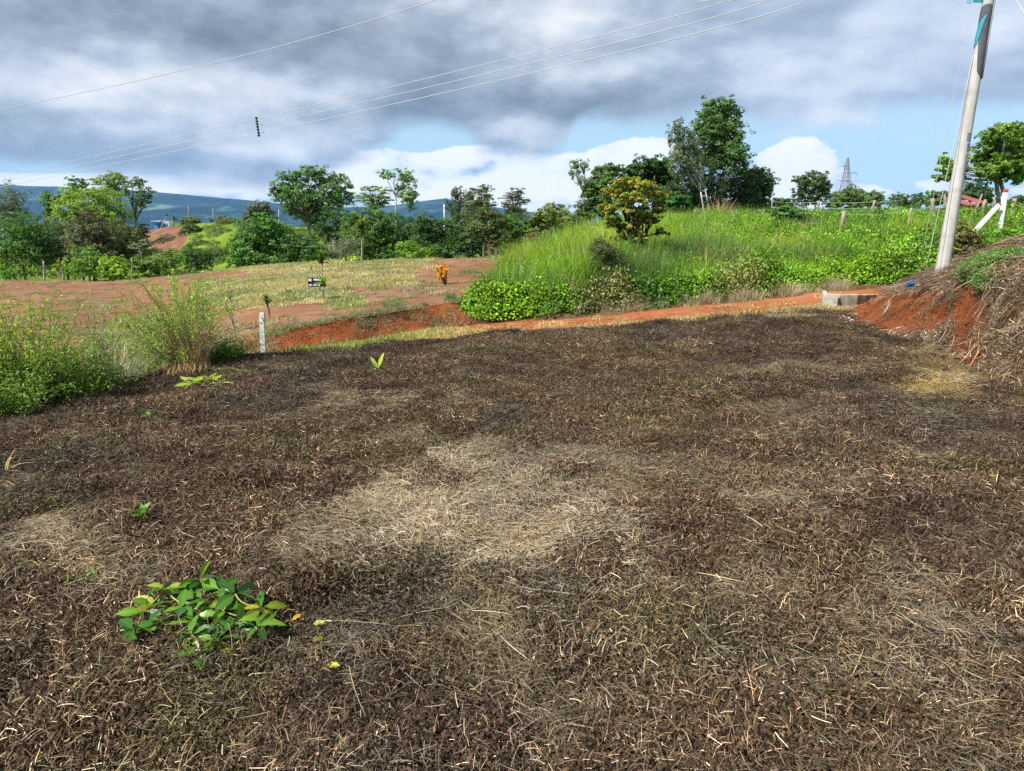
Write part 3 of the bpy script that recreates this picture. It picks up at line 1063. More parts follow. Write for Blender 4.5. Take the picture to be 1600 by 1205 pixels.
# --- dead, dark crumbled growth of the yard
def litter_variant(k):
    parts = []
    n = 250   # short curled crumbs
    b = disk(n, .15); b[:, 2] = RNG.uniform(-.012, .022, n)
    V, Q, r_ = strips(b, RNG.uniform(0, 6.28, n), RNG.uniform(.5, 1.9, n), RNG.uniform(.9, 3.2, n), RNG.uniform(.006, .019, n), RNG.uniform(.003, .0085, n), 3, RNG.uniform(-1.5, 1.5, n), RNG.uniform(-2, 2, n), [1, 1.1, .8, .3])
    parts.append((V, Q, r_, vary((1, 1, 1), n, .55, .08)))
    n = 66    # thin bent stems
    b = disk(n, .15); b[:, 2] = RNG.uniform(-.01, .012, n)
    V, Q, r_ = strips(b, RNG.uniform(0, 6.28, n), RNG.uniform(.4, 1.4, n), RNG.uniform(1.2, 2.4, n), RNG.uniform(.025, .075, n), RNG.uniform(.0010, .0022, n), 3, None, RNG.uniform(-.5, .5, n), [1, .9, .8, .5])
    parts.append((V, Q, r_, vary((1.9, 2.1, 2.0), n, .7, .06)))
    n = 8    # pale straws on top
    b = disk(n, .15); b[:, 2] = RNG.uniform(.015, .035, n)
    V, Q, r_ = strips(b, RNG.uniform(0, 6.28, n), RNG.uniform(1.1, 1.6, n), RNG.uniform(1.4, 2.0, n), RNG.uniform(.012, .06, n), RNG.uniform(.0010, .0020, n), 3, None, RNG.uniform(-.35, .35, n), [1, 1, .9, .6])
    parts.append((V, Q, r_, vary((4.4, 5.6, 6.0), n, .6, .05)))
    return variant('dead_litter_patch', parts, M['dead'])


def straw_variant(k):
    parts = []
    n = 120
    lead = RNG.uniform(0, 6.28)
    b = disk(n, .17); b[:, 2] = RNG.uniform(-.012, .025, n)
    V, Q, r_ = strips(b, lead + RNG.normal(0, .9, n), RNG.uniform(.9, 1.6, n), RNG.uniform(1.3, 2.1, n), RNG.uniform(.02, .085, n), RNG.uniform(.0012, .0028, n), 3, RNG.uniform(-1.2, 1.2, n), RNG.uniform(-1.0, 1.0, n), [1, 1, .8, .3])
    parts.append((V, Q, r_, vary((1, 1, 1), n, .32, .05)))
    n = 60
    b = disk(n, .16); b[:, 2] = RNG.uniform(-.012, .012, n)
    V, Q, r_ = strips(b, RNG.uniform(0, 6.28, n), RNG.uniform(.5, 1.9, n), RNG.uniform(.9, 3.0, n), RNG.uniform(.008, .028, n), RNG.uniform(.003, .007, n), 3, RNG.uniform(-1.5, 1.5, n), RNG.uniform(-2, 2, n), [1, 1.1, .8, .3])
    parts.append((V, Q, r_, vary((.35, .3, .25), n, .5, .06)))
    return variant('straw_patch', parts, M['dead'])


def dead_leaf_variant(k):
    n = 70
    c_ = disk(n, .15); c_[:, 2] = RNG.uniform(-.005, .03, n)
    ax = rnd_dirs(n) * np.array([1, 1, .6])
    V, Q, r_ = strips(c_, RNG.uniform(0, 6.28, n), RNG.uniform(.3, 1.6, n), RNG.uniform(1.2, 3.4, n), RNG.uniform(.010, .026, n), RNG.uniform(.004, .009, n), 4, RNG.uniform(-1.5, 1.5, n), RNG.uniform(-1.5, 1.5, n), [.3, 1, 1.1, .8, .1])
    n2 = 130
    b = disk(n2, .15); b[:, 2] = RNG.uniform(-.012, .012, n2)
    V2, Q2, r2 = strips(b, RNG.uniform(0, 6.28, n2), RNG.uniform(.5, 1.9, n2), RNG.uniform(.9, 3.2, n2), RNG.uniform(.006, .019, n2), RNG.uniform(.003, .0085, n2), 3, RNG.uniform(-1.5, 1.5, n2), RNG.uniform(-2, 2, n2), [1, 1.1, .8, .3])
    return variant('dead_litter_patch', [(V, Q, r_, vary((1.0, 1.05, 1.05), n, .38, .04)), (V2, Q2, r2, vary((1, 1, 1), n2, .5, .07))], M['dead'])


LV = [litter_variant(k) for k in range(8)] + [dead_leaf_variant(k) for k in range(3)]
SV = [straw_variant(k) for k in range(6)]


def lod_density(near=1.0):
    def f(x, y, z):
        d_ = np.sqrt(x ** 2 + y ** 2)
        return np.where(y < -3, 0.08, 1.0) * np.clip(6.0 / np.maximum(d_, 3), .35, 1.6) * (np.abs(x) < 20)
    return f


def field_density(x, y, z):
    d_ = lod_density()(x, y, z) * (y > -6)
    px, py = proj(x, y, z)
    vis = (px > -500) & (px < 2200) & (y > .6)
    return d_ * np.where(vis, 1.0, 0.12)


n = 34000
pos, nn = S['yard'].sample(n, field_density)
pv_, nv_ = S['verge'].sample(900, lambda x, y, z: (proj(x, y, z)[0] > 420) & (proj(x, y, z)[0] < 1300) & (vnoise(x, y, 1.1, 2, 3) > .45))
spin = RNG.uniform(0, 6.28, n)
px, py = proj(pos[:, 0], pos[:, 1], pos[:, 2])
wx_ = (vnoise(pos[:, 0], pos[:, 1], 1.2, 4, 2) - .5) * 1.6
wy_ = (vnoise(pos[:, 0], pos[:, 1], 1.2, 4, 6) - .5) * 1.6
strawf = cover_field(pos[:, 0] + wx_, np.maximum(pos[:, 1] + wy_ * .7, .5), pos[:, 2])
nzv = vnoise(pos[:, 0], pos[:, 1], 1.3, 4, 3)
nz2 = vnoise(pos[:, 0], pos[:, 1], 4.5, 3, 5)
is_straw = (strawf + (nzv - .5) * 1.2 + (nz2 - .5) * 1.5 + (vnoise(pos[:, 0], pos[:, 1], 9.0, 2, 1) - .5) * .8 + RNG.normal(0, .13, n)) > .455
clump = vnoise(pos[:, 0], pos[:, 1], 6.5, 2, 4)
hgt = 0.35 + 0.5 * nz2 + 1.9 * np.clip(clump - .3, 0, 1)
pos[:, 2] += .05 * np.clip(clump - .45, 0, 1) * 2
# dark litter: reddish, black-brown and olive drifts
tA = np.array([.062, .039, .026]); tB = np.array([.092, .057, .035]); tC = np.array([.080, .060, .028]); tD = np.array([.072, .055, .040])
w1 = np.clip((vnoise(pos[:, 0], pos[:, 1], .6, 3, 1) - .42) * 5, 0, 1)[:, None]
w2 = np.clip((vnoise(pos[:, 0], pos[:, 1], 1.7, 3, 6) - .60) * 6, 0, 1)[:, None]
w3 = np.clip((vnoise(pos[:, 0], pos[:, 1], .9, 3, 4) - .56) * 6, 0, 1)[:, None]
tint = tA * (1 - w1) + tB * w1
tint = tint * (1 - w2 * .8) + tC * w2 * .8
tint = tint * (1 - w3 * .7) + tD * w3 * .7
tint = tint * np.exp(RNG.normal(0, .22, (n, 1)))
keep = ~is_straw & (nz2 > .24) & ((clump > .34) | (RNG.random(n) < .35))
tint = tint * (0.42 + .85 * clump[:, None])
scl = (RNG.uniform(.8, 1.25, (n, 1)) * np.array([1, 1, 1.0]))
scl[:, 2] *= hgt
gn_scatter('dead_ground_cover', 'dark brown dead weeds matted over the yard', pos[keep], tilt_from(nn, spin)[keep], scl[keep], np.where((w3[:, 0] > .75) & (RNG.random(n) < .5) | (RNG.random(n) < .10) | (ell(px, py, 560, 950, 130, 50) > .5), RNG.integers(8, 11, n), RNG.integers(0, 8, n))[keep], tint[keep], LV)
sp = pos[is_straw]; ns = len(sp)
big = np.array([(.56, .45, .28), (.52, .44, .32), (.40, .29, .17), (.54, .43, .23), (.42, .37, .29)])
pick = big[np.clip((vnoise(sp[:, 0], sp[:, 1], .9, 2, 7) * 9 - 2).astype(int), 0, 4)] * .5 + big[RNG.integers(0, 5, ns)] * .5
st_px, st_py = px[is_straw], py[is_straw]
yl = np.clip(ell(st_px, st_py, 1490, 595, 120, 40), 0, 1)[:, None]
yl = yl * .75 * (vnoise(sp[:, 0], sp[:, 1], 2.5, 3, 1) > .42)[:, None]
pick = pick * (1 - yl) + np.array([.60, .42, .15]) * yl
sl = np.clip(.30 + strawf[is_straw] * .60, .28, .9)[:, None]
sscl = RNG.uniform(.8, 1.35, (ns, 1)) * np.ones((1, 3)); sscl[:, 2] *= .9
gn_scatter('bleached_straw', 'pale straw lying in patches over the dark yard', sp, tilt_from(nn, spin)[is_straw], sscl, RNG.integers(0, 6, ns), pick * sl * np.exp(RNG.normal(0, .15, (ns, 1))), SV)

# --- low straw and mown grass of verge, road edges, hill
def tuft_variant(name, n, rad, h0, h1, w0, w1, lean=.5, mat='leafi', segs=3, amt=.3):
    b = disk(n, rad)
    V, Q, r_ = strips(b, RNG.uniform(0, 6.28, n), RNG.uniform(0, lean, n), RNG.uniform(.3, 1.2 + lean, n), RNG.uniform(h0, h1, n), RNG.uniform(w0, w1, n), segs, None, RNG.uniform(-.6, .6, n))
    return variant(name, [(V, Q, r_, vary((1, 1, 1), n, amt, .06))], M[mat])


SHORT = [tuft_variant('short_grass_patch', 70, .22, .03, .12, .006, .012, 1.0, 'leafi') for k in range(4)]
n = 5600
ps, ns_ = S['hill'].sample(n, lambda x, y, z: (proj(x, y, z)[0] > -80) * np.clip(cover_hill(x, y, z) - .2, 0, 1) ** 1.5 * (1.3 - y / 40) * np.where(vnoise(x, y, .8, 3, 2) > .42, 1, .15))
px, py = proj(ps[:, 0], ps[:, 1], ps[:, 2])
ty = np.array([.42, .36, .15]); tg = np.array([.22, .27, .08]); tp = np.array([.46, .42, .28])
wg = np.clip((vnoise(ps[:, 0], ps[:, 1], .5, 3, 6) - .5) * 6 + (px < 300) * .4 + (py > 455) * .4, 0, 1)[:, None]
tn = ty * (1 - wg) + tg * wg
tn = np.where(RNG.random((n, 1)) < .25, tp, tn) * (.65 + .7 * vnoise(ps[:, 0], ps[:, 1], 1.5, 3, 1)[:, None]) * np.exp(RNG.normal(0, .18, (n, 1)))
gn_scatter('mown_hill_grass', 'yellow green mown grass on the far hill field', ps, tilt_from(ns_, RNG.uniform(0, 6.28, n)), RNG.uniform(.9, 1.7, (n, 1)) * np.array([1, 1, .8]), RNG.integers(0, 4, n), tn, SHORT)

# verge and road-edge grass
n = 5200
def dverge(x, y, z):
    px, py = proj(x, y, z)
    return (px > 330) * (px < 1320) * (0.25 + 1.2 * (px < 560) + 1.3 * ell(px, py, 1190, 489, 100, 16)) * np.where(vnoise(x, y, 1.3, 3, 1) > np.where((px > 600) & (px < 1060), .72, .42), 1, .02)
pv_, nv_ = S['verge'].sample(n, dverge)
px, py = proj(pv_[:, 0], pv_[:, 1], pv_[:, 2])
wy = np.clip((px - 560) / 150, 0, 1)[:, None]
tn = (np.array([.26, .30, .07]) * (1 - wy) + np.array([.48, .37, .18]) * wy) * np.exp(RNG.normal(0, .2, (n, 1)))
def droad(x, y, z):
    px, py = proj(x, y, z)
    return (px > 330) * (px < 1420) * (1.3 * (px < 600) + .5 * ell(px, py, 640, 522, 90, 9) + .02 * (vnoise(x, y, 1.5, 3, 1) > .6))
pr_, nr_ = S['road'].sample(2300, droad)
pxr, _ = proj(pr_[:, 0], pr_[:, 1], pr_[:, 2])
wr = np.clip((pxr - 600) / 120, 0, 1)[:, None]
tr = (np.array([.27, .31, .075]) * (1 - wr) + np.array([.46, .36, .16]) * wr) * np.exp(RNG.normal(0, .2, (2300, 1)))
pp = np.concatenate([pv_, pr_]); nnv = np.concatenate([nv_, nr_]); tt = np.concatenate([tn, tr])
gn_scatter('verge_grass', 'short green and straw coloured grass along the dirt road', pp, tilt_from(nnv, RNG.uniform(0, 6.28, len(pp))), RNG.uniform(.5, 1.15, (len(pp), 1)) * np.ones((1, 3)), RNG.integers(0, 4, len(pp)), tt, SHORT)

# dark dead weeds spill onto the yard's crest and the near side of the drop
n = 1500
pd, nd_ = S['verge'].sample(n, lambda x, y, z: ((proj(x, y, z)[0] > -200) & (proj(x, y, z)[0] < 1150)) * np.clip(1.1 - (y - np.interp(proj(x, y, z)[0], [0, 340, 620, 1000, 1280], [6, 9, 10.3, 11.5, 13])) * 2.2, 0, 1))
gn_scatter('dead_edge_weeds', 'dark dead weeds hanging over the edge of the yard', pd, tilt_from(nd_, RNG.uniform(0, 6.28, n)), RNG.uniform(.9, 1.5, (n, 1)) * np.ones((1, 3)), RNG.integers(0, 8, n), tA * np.exp(RNG.normal(0, .25, (n, 1))), LV)

# --- tall grass and creeping leafy cover of the right-hand hillside
TALL = [tuft_variant('tall_grass_clump', 60, .24, .30, .95, .006, .016, .5, 'leafi', 4, .4) for k in range(5)]


def creeper_variant(k, n=260, r=.34, h=.34, lf=.040):
    c_ = disk(n, r, .6)
    c_[:, 2] = h * (1 - (np.hypot(c_[:, 0], c_[:, 1]) / r) ** 2) * RNG.uniform(.35, 1.05, n)
    nr = rnd_dirs(n) * .75 + np.array([0, 0, 1.0]) + c_ * np.array([1.6, 1.6, 0])
    V, Q, r_ = cards(c_, nr, rnd_dirs(n), RNG.uniform(lf * .7, lf * 1.4, n), RNG.uniform(lf * .5, lf * .9, n))
    return variant('creeper_clump', [(V, Q, r_, vary((1, 1, 1), n, .3, .06))], M['leafi'])


CREEP = [creeper_variant(k) for k in range(5)]


def lush(x, y, z):
    """the overgrown slope begins along a slanting line; left of it the soil is bare"""
    px, py = proj(x, y, z)
    edge = np.interp(py, [370, 400, 440, 475, 500], [880, 815, 775, 748, 740]) + (vnoise(x, y, .7, 2, 3) - .5) * 26
    return np.clip((px - edge) / 14, 0, 1)


gpos_s, gn_s = [], []
n = 8600
p1, n1_ = S['hillside'].sample(n, lambda x, y, z: lush(x, y, z) * (proj(x, y, z)[0] < 1950) * np.clip(24 / y, .35, 1.3) * np.where(vnoise(x, y, .33, 3, 0) > .43, 1.0, .25) * np.where(proj(x, y, z)[0] > 1220, .55, 1.0))
px, py = proj(p1[:, 0], p1[:, 1], p1[:, 2])
g1 = np.array([.25, .42, .015]); g2 = np.array([.14, .31, .018]); g3 = np.array([.33, .40, .05]); g4 = np.array([.10, .20, .04])
a1 = vnoise(p1[:, 0], p1[:, 1], .30, 3, 5)[:, None]; a2 = vnoise(p1[:, 0], p1[:, 1], .7, 3, 2)[:, None]
tn = g1 * (1 - np.clip((a1 - .48) * 6, 0, 1)) + g2 * np.clip((a1 - .48) * 6, 0, 1)
tn = np.where(a2 > .62, g3, tn); tn = np.where(a2 < .38, g4, tn)
tn = np.where(RNG.random((n, 1)) < .10, np.array([.38, .32, .14]), tn)
tn = tn * np.exp(RNG.normal(0, .2, (n, 1)))
sc = RNG.uniform(.65, 1.25, (n, 1)) * np.ones((1, 3))
sc[:, 2] *= np.interp(px, [740, 800, 900, 1000, 1300, 1500, 1700], [.65, 1.05, 1.35, 1.1, .85, .9, .7]) * (.65 + .7 * a1[:, 0])
gn_scatter('tall_green_grass', 'tall bright green grass over the slope beyond the road', p1, tilt_from(n1_, RNG.uniform(0, 6.28, n), .3), sc, RNG.integers(0, 5, n), tn, TALL)


def dcreep(x, y, z):
    px, py = proj(x, y, z)
    return lush(x, y, z) * (px < 1950) * np.clip(1.6 - (y - 16.5) * .055, .25, 1.5) * np.where(vnoise(x, y, .7, 3, 7) > .43, 1, .5) * (1 + 1.8 * (px > 1150)) * np.where(px < 880, .28, 1.0)


n = 12000
p2, n2_ = S['hillside'].sample(n, dcreep)
p3, n3_ = S['cut'].sample(1500, lambda x, y, z: (proj(x, y, z)[0] > 752) * (proj(x, y, z)[0] < 1500) * np.clip((y - np.interp(proj(x, y, z)[0], [745, 800, 900, 1300], [15.3, 15.7, 16.1, 17.8])) * 2.0, .0, 1.5))
p2 = np.concatenate([p2, p3]); n2_ = np.concatenate([n2_, n3_]); n = len(p2)
a1 = vnoise(p2[:, 0], p2[:, 1], .55, 3, 1)[:, None]
a1 = np.clip((a1 - .3) * 2.2, 0, 1)
tn = np.array([.18, .34, .014]) * (1 - a1) + np.array([.06, .17, .014]) * a1
px, py = proj(p2[:, 0], p2[:, 1], p2[:, 2])
dull = np.maximum(ell(px, py, 945, 470, 60, 60), ell(px, py, 1190, 455, 90, 20))[:, None]
dull = dull * (vnoise(p2[:, 0], p2[:, 1], 1.1, 3, 4) > .47)[:, None]
tn = tn * (1 - dull * .75) + np.array([.20, .19, .07]) * dull * .75
tn = tn * np.exp(RNG.normal(0, .35, (n, 1)))
sc = RNG.uniform(.7, 1.7, (n, 1)) * np.ones((1, 3)); sc[:, 2] *= RNG.uniform(.6, 1.2, n) * (.5 + 1.6 * vnoise(p2[:, 0], p2[:, 1], .8, 3, 3))
gn_scatter('creeping_green_cover', 'low leafy green creeper covering the foot of the slope', p2, tilt_from(n2_, RNG.uniform(0, 6.28, n), .6), sc, RNG.integers(0, 5, n), tn, CREEP)

# dry pale grass fringe along the far road edge
DRY = [tuft_variant('dry_grass_clump', 70, .18, .12, .42, .003, .007, .7, 'dead', 4, .35) for k in range(4)]


def ddry(x, y, z):
    px, py = proj(x, y, z)
    return (px > 860) * (px < 1330) * (0.25 + 2.0 * ell(px, py, 1190, 468, 130, 26)) * np.clip(1.4 - np.abs(y - np.interp(px, [860, 1000, 1150, 1280], [16.6, 17.0, 17.6, 18.0])) * 1.0, 0, 1.4)


pa, na_ = S['cut'].sample(520, lambda x, y, z: ddry(x, y, z) * (.2 + (vnoise(x, y, 1.6, 3, 5) > .5)))
pb, nb_ = S['slope'].sample(350, lambda x, y, z: ddry(x, y, z) + .0005)
pa = np.concatenate([pa, pb]); na_ = np.concatenate([na_, nb_]); n = len(pa)
gn_scatter('dry_road_fringe', 'dry straw coloured grass fringe along the far road edge', pa, tilt_from(na_, RNG.uniform(0, 6.28, n), .5), RNG.uniform(.35, 1.1, (n, 1)) * np.ones((1, 3)), RNG.integers(0, 4, n), np.array([.42, .36, .22]) * np.exp(RNG.normal(0, .22, (n, 1))), DRY)

# long loose straws lying over everything
n = 1100
pl, nl_ = S['yard'].sample(n, lambda x, y, z: (y > .8) * (y < 12) * (np.abs(proj(x, y, z)[0] - 800) < 1100) * np.clip(5 / np.maximum(y, 1.5), .3, 2) * (.35 + cover_field(x, y, z)) * (.3 + (vnoise(x, y, .8, 2, 3) > .5)))
pl[:, 2] += RNG.uniform(.015, .05, n)
V, Q, rp = strips(pl, RNG.uniform(0, 6.28, n), RNG.uniform(1.2, 1.6, n), RNG.uniform(1.45, 1.9, n), RNG.uniform(.06, .24, n), RNG.uniform(.0013, .0030, n), 4, None, RNG.normal(0, .35, n), [1, 1, 1, .8, .4])
lc = np.array([(.50, .42, .30), (.46, .40, .31), (.34, .26, .18), (.48, .40, .22), (.28, .22, .17)])[RNG.integers(0, 5, n)] * np.exp(RNG.normal(0, .25, (n, 1)))
o_ = mesh_obj('loose_straws', V, Q, [M['deadm']], np.repeat(lc, rp, 0))
tag(o_, 'long loose straws lying over the dark yard', None, None, 'stuff')

# grass hanging over the top of the red cut and sparse stubble on the bare hill soil
n = 380
pe, ne_ = S['hill'].sample(n, lambda x, y, z: (proj(x, y, z)[0] > 340) * (proj(x, y, z)[0] < 770) * np.clip(1.0 - (y - np.interp(proj(x, y, z)[0], [330, 370, 440, 560, 640, 700, 745], [13, 13.9, 14.1, 14.4, 14.9, 15.5, 16])) * 1.6, 0, 1) * (vnoise(x, y, 1.6, 3, 6) > .5))
pc, nc_ = S['cut'].sample(170, lambda x, y, z: (proj(x, y, z)[0] > 350) * (proj(x, y, z)[0] < 760) * (vnoise(x, z, 5.0, 3, 2) > .55))
pe = np.concatenate([pe, pc]); ne_ = np.concatenate([ne_, nc_]); n = len(pe)
tn = np.where(RNG.random((n, 1)) < .4, np.array([.17, .22, .08]), np.array([.26, .21, .13])) * np.exp(RNG.normal(0, .3, (n, 1)))
gn_scatter('cut_edge_grass', 'sparse grass hanging over the red cut', pe, tilt_from(ne_, RNG.uniform(0, 6.28, n), .8), RNG.uniform(.45, 1.0, (n, 1)) * np.ones((1, 3)), RNG.integers(0, 4, n), tn, SHORT)
n = 1500
pe, ne_ = S['hill'].sample(n, lambda x, y, z: (proj(x, y, z)[0] > -100) * (proj(x, y, z)[0] < 800) * (vnoise(x, y, 1.1, 4, 7) > .55) * (1.2 - y / 40))
tn = np.array([(.20, .22, .10), (.30, .25, .17), (.27, .22, .19), (.24, .28, .08)])[RNG.integers(0, 4, n)] * np.exp(RNG.normal(0, .3, (n, 1)))
gn_scatter('hill_stubble', 'scattered weeds and dry stubble on the bare hill field', pe, tilt_from(ne_, RNG.uniform(0, 6.28, n), .8), RNG.uniform(.5, 1.2, (n, 1)) * np.array([1, 1, .8]), RNG.integers(0, 4, n), tn, SHORT)

# --- dead vines hanging down the bank
def drape_variant(k):
    n = 24
    b = disk(n, .20); b[:, 2] = RNG.uniform(.0, .06, n)
    # +X of the variant points downhill/outward
    V, Q, r_ = strips(b, RNG.normal(0, .7, n), RNG.uniform(1.1, 1.7, n), RNG.uniform(1.9, 3.0, n), RNG.uniform(.08, .42, n), RNG.uniform(.003, .009, n), 5, RNG.uniform(-1.2, 1.2, n), RNG.uniform(-.9, .9, n), [1, 1, .9, .8, .6, .3])
    n2 = 110
    b = disk(n2, .22); b[:, 2] = RNG.uniform(.0, .05, n2)
    V2, Q2, r2 = strips(b, RNG.uniform(0, 6.28, n2), RNG.uniform(.5, 1.9, n2), RNG.uniform(1, 3.0, n2), RNG.uniform(.02, .07, n2), RNG.uniform(.004, .010, n2), 3, None, RNG.uniform(-2, 2, n2))
    return variant('dead_vine_tangle', [(V, Q, r_, vary((1.15, 1.1, 1.05), n, .55, .05)), (V2, Q2, r2, vary((.5, .44, .38), n2, .5, .06))], M['dead'])


DRAPE = [drape_variant(k) for k in range(6)]


def dbank(x, y, z):
    px, py = proj(x, y, z)
    c_ = (cover_bank(x, y, z) - .25).clip(0, 1) * 1.6 * (vnoise(x * 1.0, y + z, 2.3, 3, 2) > .40) + .05 + .3 * (py > 512)
    return c_ * (px < 2250) * (y < 14.5) * (y > 4.8)


n = 2900
pk, nk = S['bank'].sample(n, dbank)
spin = np.arctan2(nk[:, 1] - .45, nk[:, 0] - .55) + RNG.normal(0, .6, n)
bt = vnoise(pk[:, 0], pk[:, 1], 1.4, 3, 2)[:, None]
bt = np.clip((bt - .3) * 2.2, 0, 1)
tn = np.array([.11, .08, .05]) * (1 - bt) + np.array([.36, .27, .18]) * bt
pxb, pyb = proj(pk[:, 0], pk[:, 1], pk[:, 2])
yb = ell(pxb, pyb, 1560, 640, 70, 50)[:, None] * .5
tn = tn * (1 - yb) + np.array([.40, .34, .10]) * yb
tn *= np.exp(RNG.normal(0, .25, (n, 1)))
gn_scatter('dead_hanging_vines', 'grey brown dead vines draped over the earth bank', pk, tilt_from(nk, spin, .35), RNG.uniform(.5, 1.05, (n, 1)) * np.array([1, 1, .6]), RNG.integers(0, 6, n), tn, DRAPE)
# straw and litter on the bank's foot and plateau
n = 900
pk, nk = S['bank'].sample(n, lambda x, y, z: (y < 16) * (y > 4.5) * (proj(x, y, z)[0] < 1850) * np.clip(cover_bank(x, y, z) - .15, 0, 1))
gn_scatter('bank_litter', 'dark crumbled dead leaves lying on the earth bank', pk, tilt_from(nk, RNG.uniform(0, 6.28, n)), RNG.uniform(.9, 1.5, (n, 1)) * np.ones((1, 3)), RNG.integers(0, 8, n), np.array([.17, .12, .085]) * np.exp(RNG.normal(0, .25, (n, 1))), LV)
# green creeper on top of the bank
n = 210
pk, nk = S['bank'].sample(n, lambda x, y, z: ell(*proj(x, y, z), 1562, 426, 40, 18, .8) * (vnoise(x, y, 2.2, 2, 1) > .42) * (y > 8) + 1e-9)
gn_scatter('bank_creeper', 'fresh green creeper on top of the earth bank', pk, tilt_from(nk, RNG.uniform(0, 6.28, n), .6), RNG.uniform(.35, .6, (n, 1)) * np.array([1, 1, .8]), RNG.integers(0, 5, n), np.array([.13, .24, .05]) * np.exp(RNG.normal(0, .2, (n, 1))), CREEP)

# clods of red earth and small stones on the cut faces and the road
def clod_variant(k):
    import bmesh
    Vs, Ts, Cs = [], [], []
    off = 0
    for j in range(14):
        r_ = random.uniform(.004, .017) * (1 if j else 1.7)
        bm = bmesh.new()
        cx_, cy_ = random.uniform(-.18, .18), random.uniform(-.18, .18)
        for q in range(14):
            d_ = Vector((random.gauss(0, 1), random.gauss(0, 1), random.gauss(0, .8))).normalized() * r_ * random.uniform(.75, 1.1)
            bm.verts.new(d_ + Vector((cx_, cy_, r_ * .25)))
        bmesh.ops.convex_hull(bm, input=bm.verts)
        bmesh.ops.delete(bm, geom=[v for v in bm.verts if not v.link_faces], context='VERTS')
        bm.verts.index_update()
        Vs += [tuple(v.co) for v in bm.verts]
        Ts += [[v.index + off for v in f.verts] for f in bm.faces]
        Cs += [vary((1, 1, 1), 1, .25, .05)[0]] * len(bm.verts)
        off += len(bm.verts)
        bm.free()
    return mesh_obj('clods', Vs, np.array(Ts), [M['dead']], np.array(Cs), link=False, smooth=False)


CLOD = [clod_variant(k) for k in range(4)]
n = 700
pq, nq_ = S['bank'].sample(n, lambda x, y, z: (y < 14) * (y > 5) * (proj(x, y, z)[0] < 1800) * np.clip(.75 - cover_bank(x, y, z), .03, 1))
pq2, nq2 = S['cut'].sample(520, lambda x, y, z: (proj(x, y, z)[0] > 330) * (proj(x, y, z)[0] < 770) * (.4 + (vnoise(x, y, 2, 2, 1) > .5)))
pq3, nq3 = S['road'].sample(520, lambda x, y, z: (proj(x, y, z)[0] > 560) * (proj(x, y, z)[0] < 1420) * (vnoise(x, y, 1.2, 3, 2) > .5))
pq = np.concatenate([pq, pq2, pq3]); nq = np.concatenate([nq_, nq2, nq3])
tn = np.array([.27, .095, .038]) * np.exp(RNG.normal(0, .3, (len(pq), 1)))
gn_scatter('earth_clods', 'crumbled red earth clods on the cut banks and road', pq, tilt_from(nq, RNG.uniform(0, 6.28, len(pq))), RNG.uniform(.35, 1.0, (len(pq), 1)) * np.ones((1, 3)), RNG.integers(0, 4, len(pq)), tn, CLOD)

# far hill and valley scrub: low mixed bushes growing over the second hill
n = 1900
def dfar(x, y, z):
    px, py = proj(x, y, z)
    return (px > -150) * (px < 1750) * (y > 44) * (y < 112) * (1 - .93 * ell(px, py, 258, 370, 32, 24, .3)) * (0.35 + (y > 74))
pf, nf = S['far'].sample(n, dfar)
a1 = vnoise(pf[:, 0], pf[:, 1], .06, 3, 3)[:, None]
a1 = np.clip((a1 - .3) * 2.5, 0, 1)
tn = np.array([.08, .14, .02]) * (1 - a1) + np.array([.30, .38, .04]) * a1
tn *= np.exp(RNG.normal(0, .3, (n, 1)))
SCRUB = [creeper_variant(k, 190, .5, .5, .10) for k in range(4)]
gn_scatter('hill_scrub', 'low green scrub covering the second hill and valley floor', pf, tilt_from(nf, RNG.uniform(0, 6.28, n), .5), RNG.uniform(1.2, 2.6, (n, 1)) * np.array([1, 1, .6]), RNG.integers(0, 4, n), tn, SCRUB)
n = 5200
pf, nf = S['far'].sample(n, lambda x, y, z: (y > 112) * (y < 1300) * (np.abs(x) < y * 1.2) * np.clip(150 / y, 0, 1) ** 1.2)
gn_scatter('far_woods', 'far dark woodland filling the country below the mountains', pf, tilt_from(nf, RNG.uniform(0, 6.28, n), .3), (np.clip(pf[:, 1:2] / 25, 5, 30)) * RNG.uniform(.7, 1.3, (n, 1)) * np.array([1, 1, .9]), RNG.integers(0, 4, n), np.array([.04, .075, .025]) * np.exp(RNG.normal(0, .25, (n, 1))), SCRUB)

# ================================================================== THINGS
def curve_pts(a, b, n=5, bow=0.1, seed=None):
    a = Vector(a); b = Vector(b)
    L = (b - a).length
    o1 = Vector((random.uniform(-1, 1), random.uniform(-1, 1), random.uniform(-.3, .3))) * bow * L
    out = []
    for i in range(n):
        f_ = i / (n - 1)
        out.append(a.lerp(b, f_) + o1 * math.sin(f_ * math.pi))
    return out


